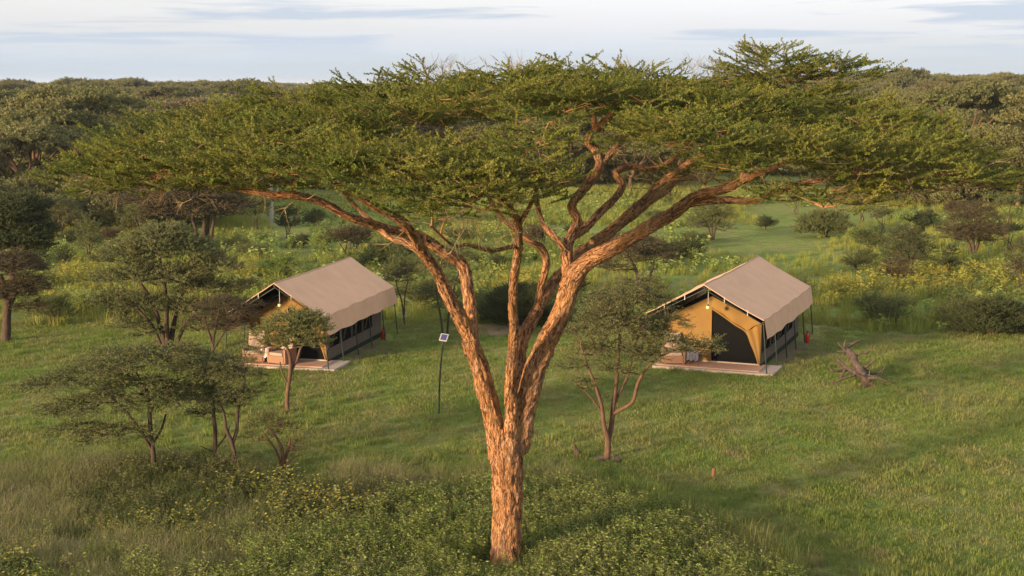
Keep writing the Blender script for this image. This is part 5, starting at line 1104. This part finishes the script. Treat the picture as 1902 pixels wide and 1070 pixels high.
    tr = ((x - BASE[0]) / .75)**2 + ((y - BASE[1] + .5) / 1.1)**2 < 1; bare = blob(px, py, 140, 1015, 70, 17) > .5
    inz = (uz > 0) & ~tr & ~bare
    dark = blob(px, py, 340, 905, 130, 55) + blob(px, py, 180, 965, 110, 40) + .6 * blob(px, py, 700, 925, 110, 25)
    green = blob(px, py, 780, 1060, 300, 75) + 1.2 * blob(px, py, 1250, 1040, 330, 110) + .7 * blob(px, py, 1000, 950, 160, 60)
    gold = 1.1 * blob(px, py, 480, 920, 130, 28) + 1.0 * blob(px, py, 620, 960, 130, 28) + .8 * blob(px, py, 330, 1005, 120, 22) + .8 * blob(px, py, 900, 1065, 60, 20) + .6 * blob(px, py, 690, 1060, 50, 20) + .5 * blob(px, py, 250, 900, 60, 25)
    straw = .75 * blob(px, py, 60, 950, 170, 90) + .7 * blob(px, py, 330, 1040, 220, 45) + .7 * blob(px, py, 760, 890, 190, 22) + .3
    jit = lambda q: .55 * r.random(len(x)) + .9 * n2(x, y, .55, q)
    sc = np.stack([dark + jit(21), green + .12 + jit(22), gold * .72 + 1.0 * jit(23) + .02, straw * .85 + .9 * jit(24)], 1); cls = np.argmax(sc, 1)
    hd = [herb(90 + k, 10, .20, .55, .07, .015, 17, .8) for k in range(5)]
    k = inz & (cls == 0); place('dark_undergrowth', hd, x[k], y[k], .6 + .5 * r.random(k.sum()) + .5 * n2(x[k], y[k], .9, 42), [M['leaf_herb_dark'], M['twig']], r, 'dark leafy undergrowth round the thorn trees', 'plants')
    hg = [herb(110 + k, 11, .20, .60, .075, .014, 19, .75) for k in range(6)]
    edge = .55 + .45 * sstep(0, 60, uz); k = inz & (cls == 1); place('leafy_undergrowth', hg, x[k], y[k], edge[k] * (.55 + .5 * r.random(k.sum()) + .5 * n2(x[k], y[k], .9, 41)), [M['leaf_herb'], M['twig']], r, 'fresh green leafy herbs round the foot of the great acacia', 'plants')
    hf = [herb(130 + k, 8, .30, .55, .10, .026, 9, .7, 1, .026) for k in range(5)]
    k = inz & (cls == 2); place('flowering_undergrowth', hf, x[k], y[k], .75 + .6 * r.random(k.sum()), [M['leaf_olive'], M['twig'], M['flower']], r, 'golden-flowered herbs in the undergrowth', 'flowers')
    hs = [blades(150 + k, 46, .30, .15, .50, .011, 1.1, .016) for k in range(5)]
    k = inz & (cls == 3); place('straw_grass', hs, x[k], y[k], .7 + .6 * r.random(k.sum()), [M['grass_straw']], r, 'feathery straw-coloured seeding grass in the undergrowth', 'grass')
    x, y, px, py = field(r, 24, 42, 9, .38, 2.5); uz = under_zone(px, py) + (n2(x, y, .8, 2) - .5) * 50
    k = (uz > -8) & (blob(px, py, 140, 1015, 70, 17) < .5) & ((x - BASE[0])**2 + (y - BASE[1])**2 > .30); hm = [blades(170 + q, 44, .30, .12, .50, .012, .9, .012) for q in range(4)]
    place('undergrowth_grass', hm, x[k], y[k], .7 + .6 * r.random(k.sum()), [M['grass']], r, 'green grass filling in between the herbs', 'grass')
build_stuff()

# ------------------------------------------------------------------ a little haze over the plain
def build_haze():
    g = Geo(); box(g, (-18500, -75, -1.5), (18500, 16300, 36))
    m = bpy.data.materials.new('haze'); m.use_nodes = True; nt = m.node_tree; nt.nodes.clear()
    v = nt.nodes.new('ShaderNodeVolumePrincipled'); v.inputs['Color'].default_value = (0.80, 0.88, 0.98, 1); v.inputs['Density'].default_value = 0.00009; v.inputs['Anisotropy'].default_value = 0.0
    o = nt.nodes.new('ShaderNodeOutputMaterial'); nt.links.new(v.outputs[0], o.inputs['Volume'])
    geo_obj('haze', g, [m], smooth=False, kind='stuff', label='thin pale haze lying over the plain')
build_haze()
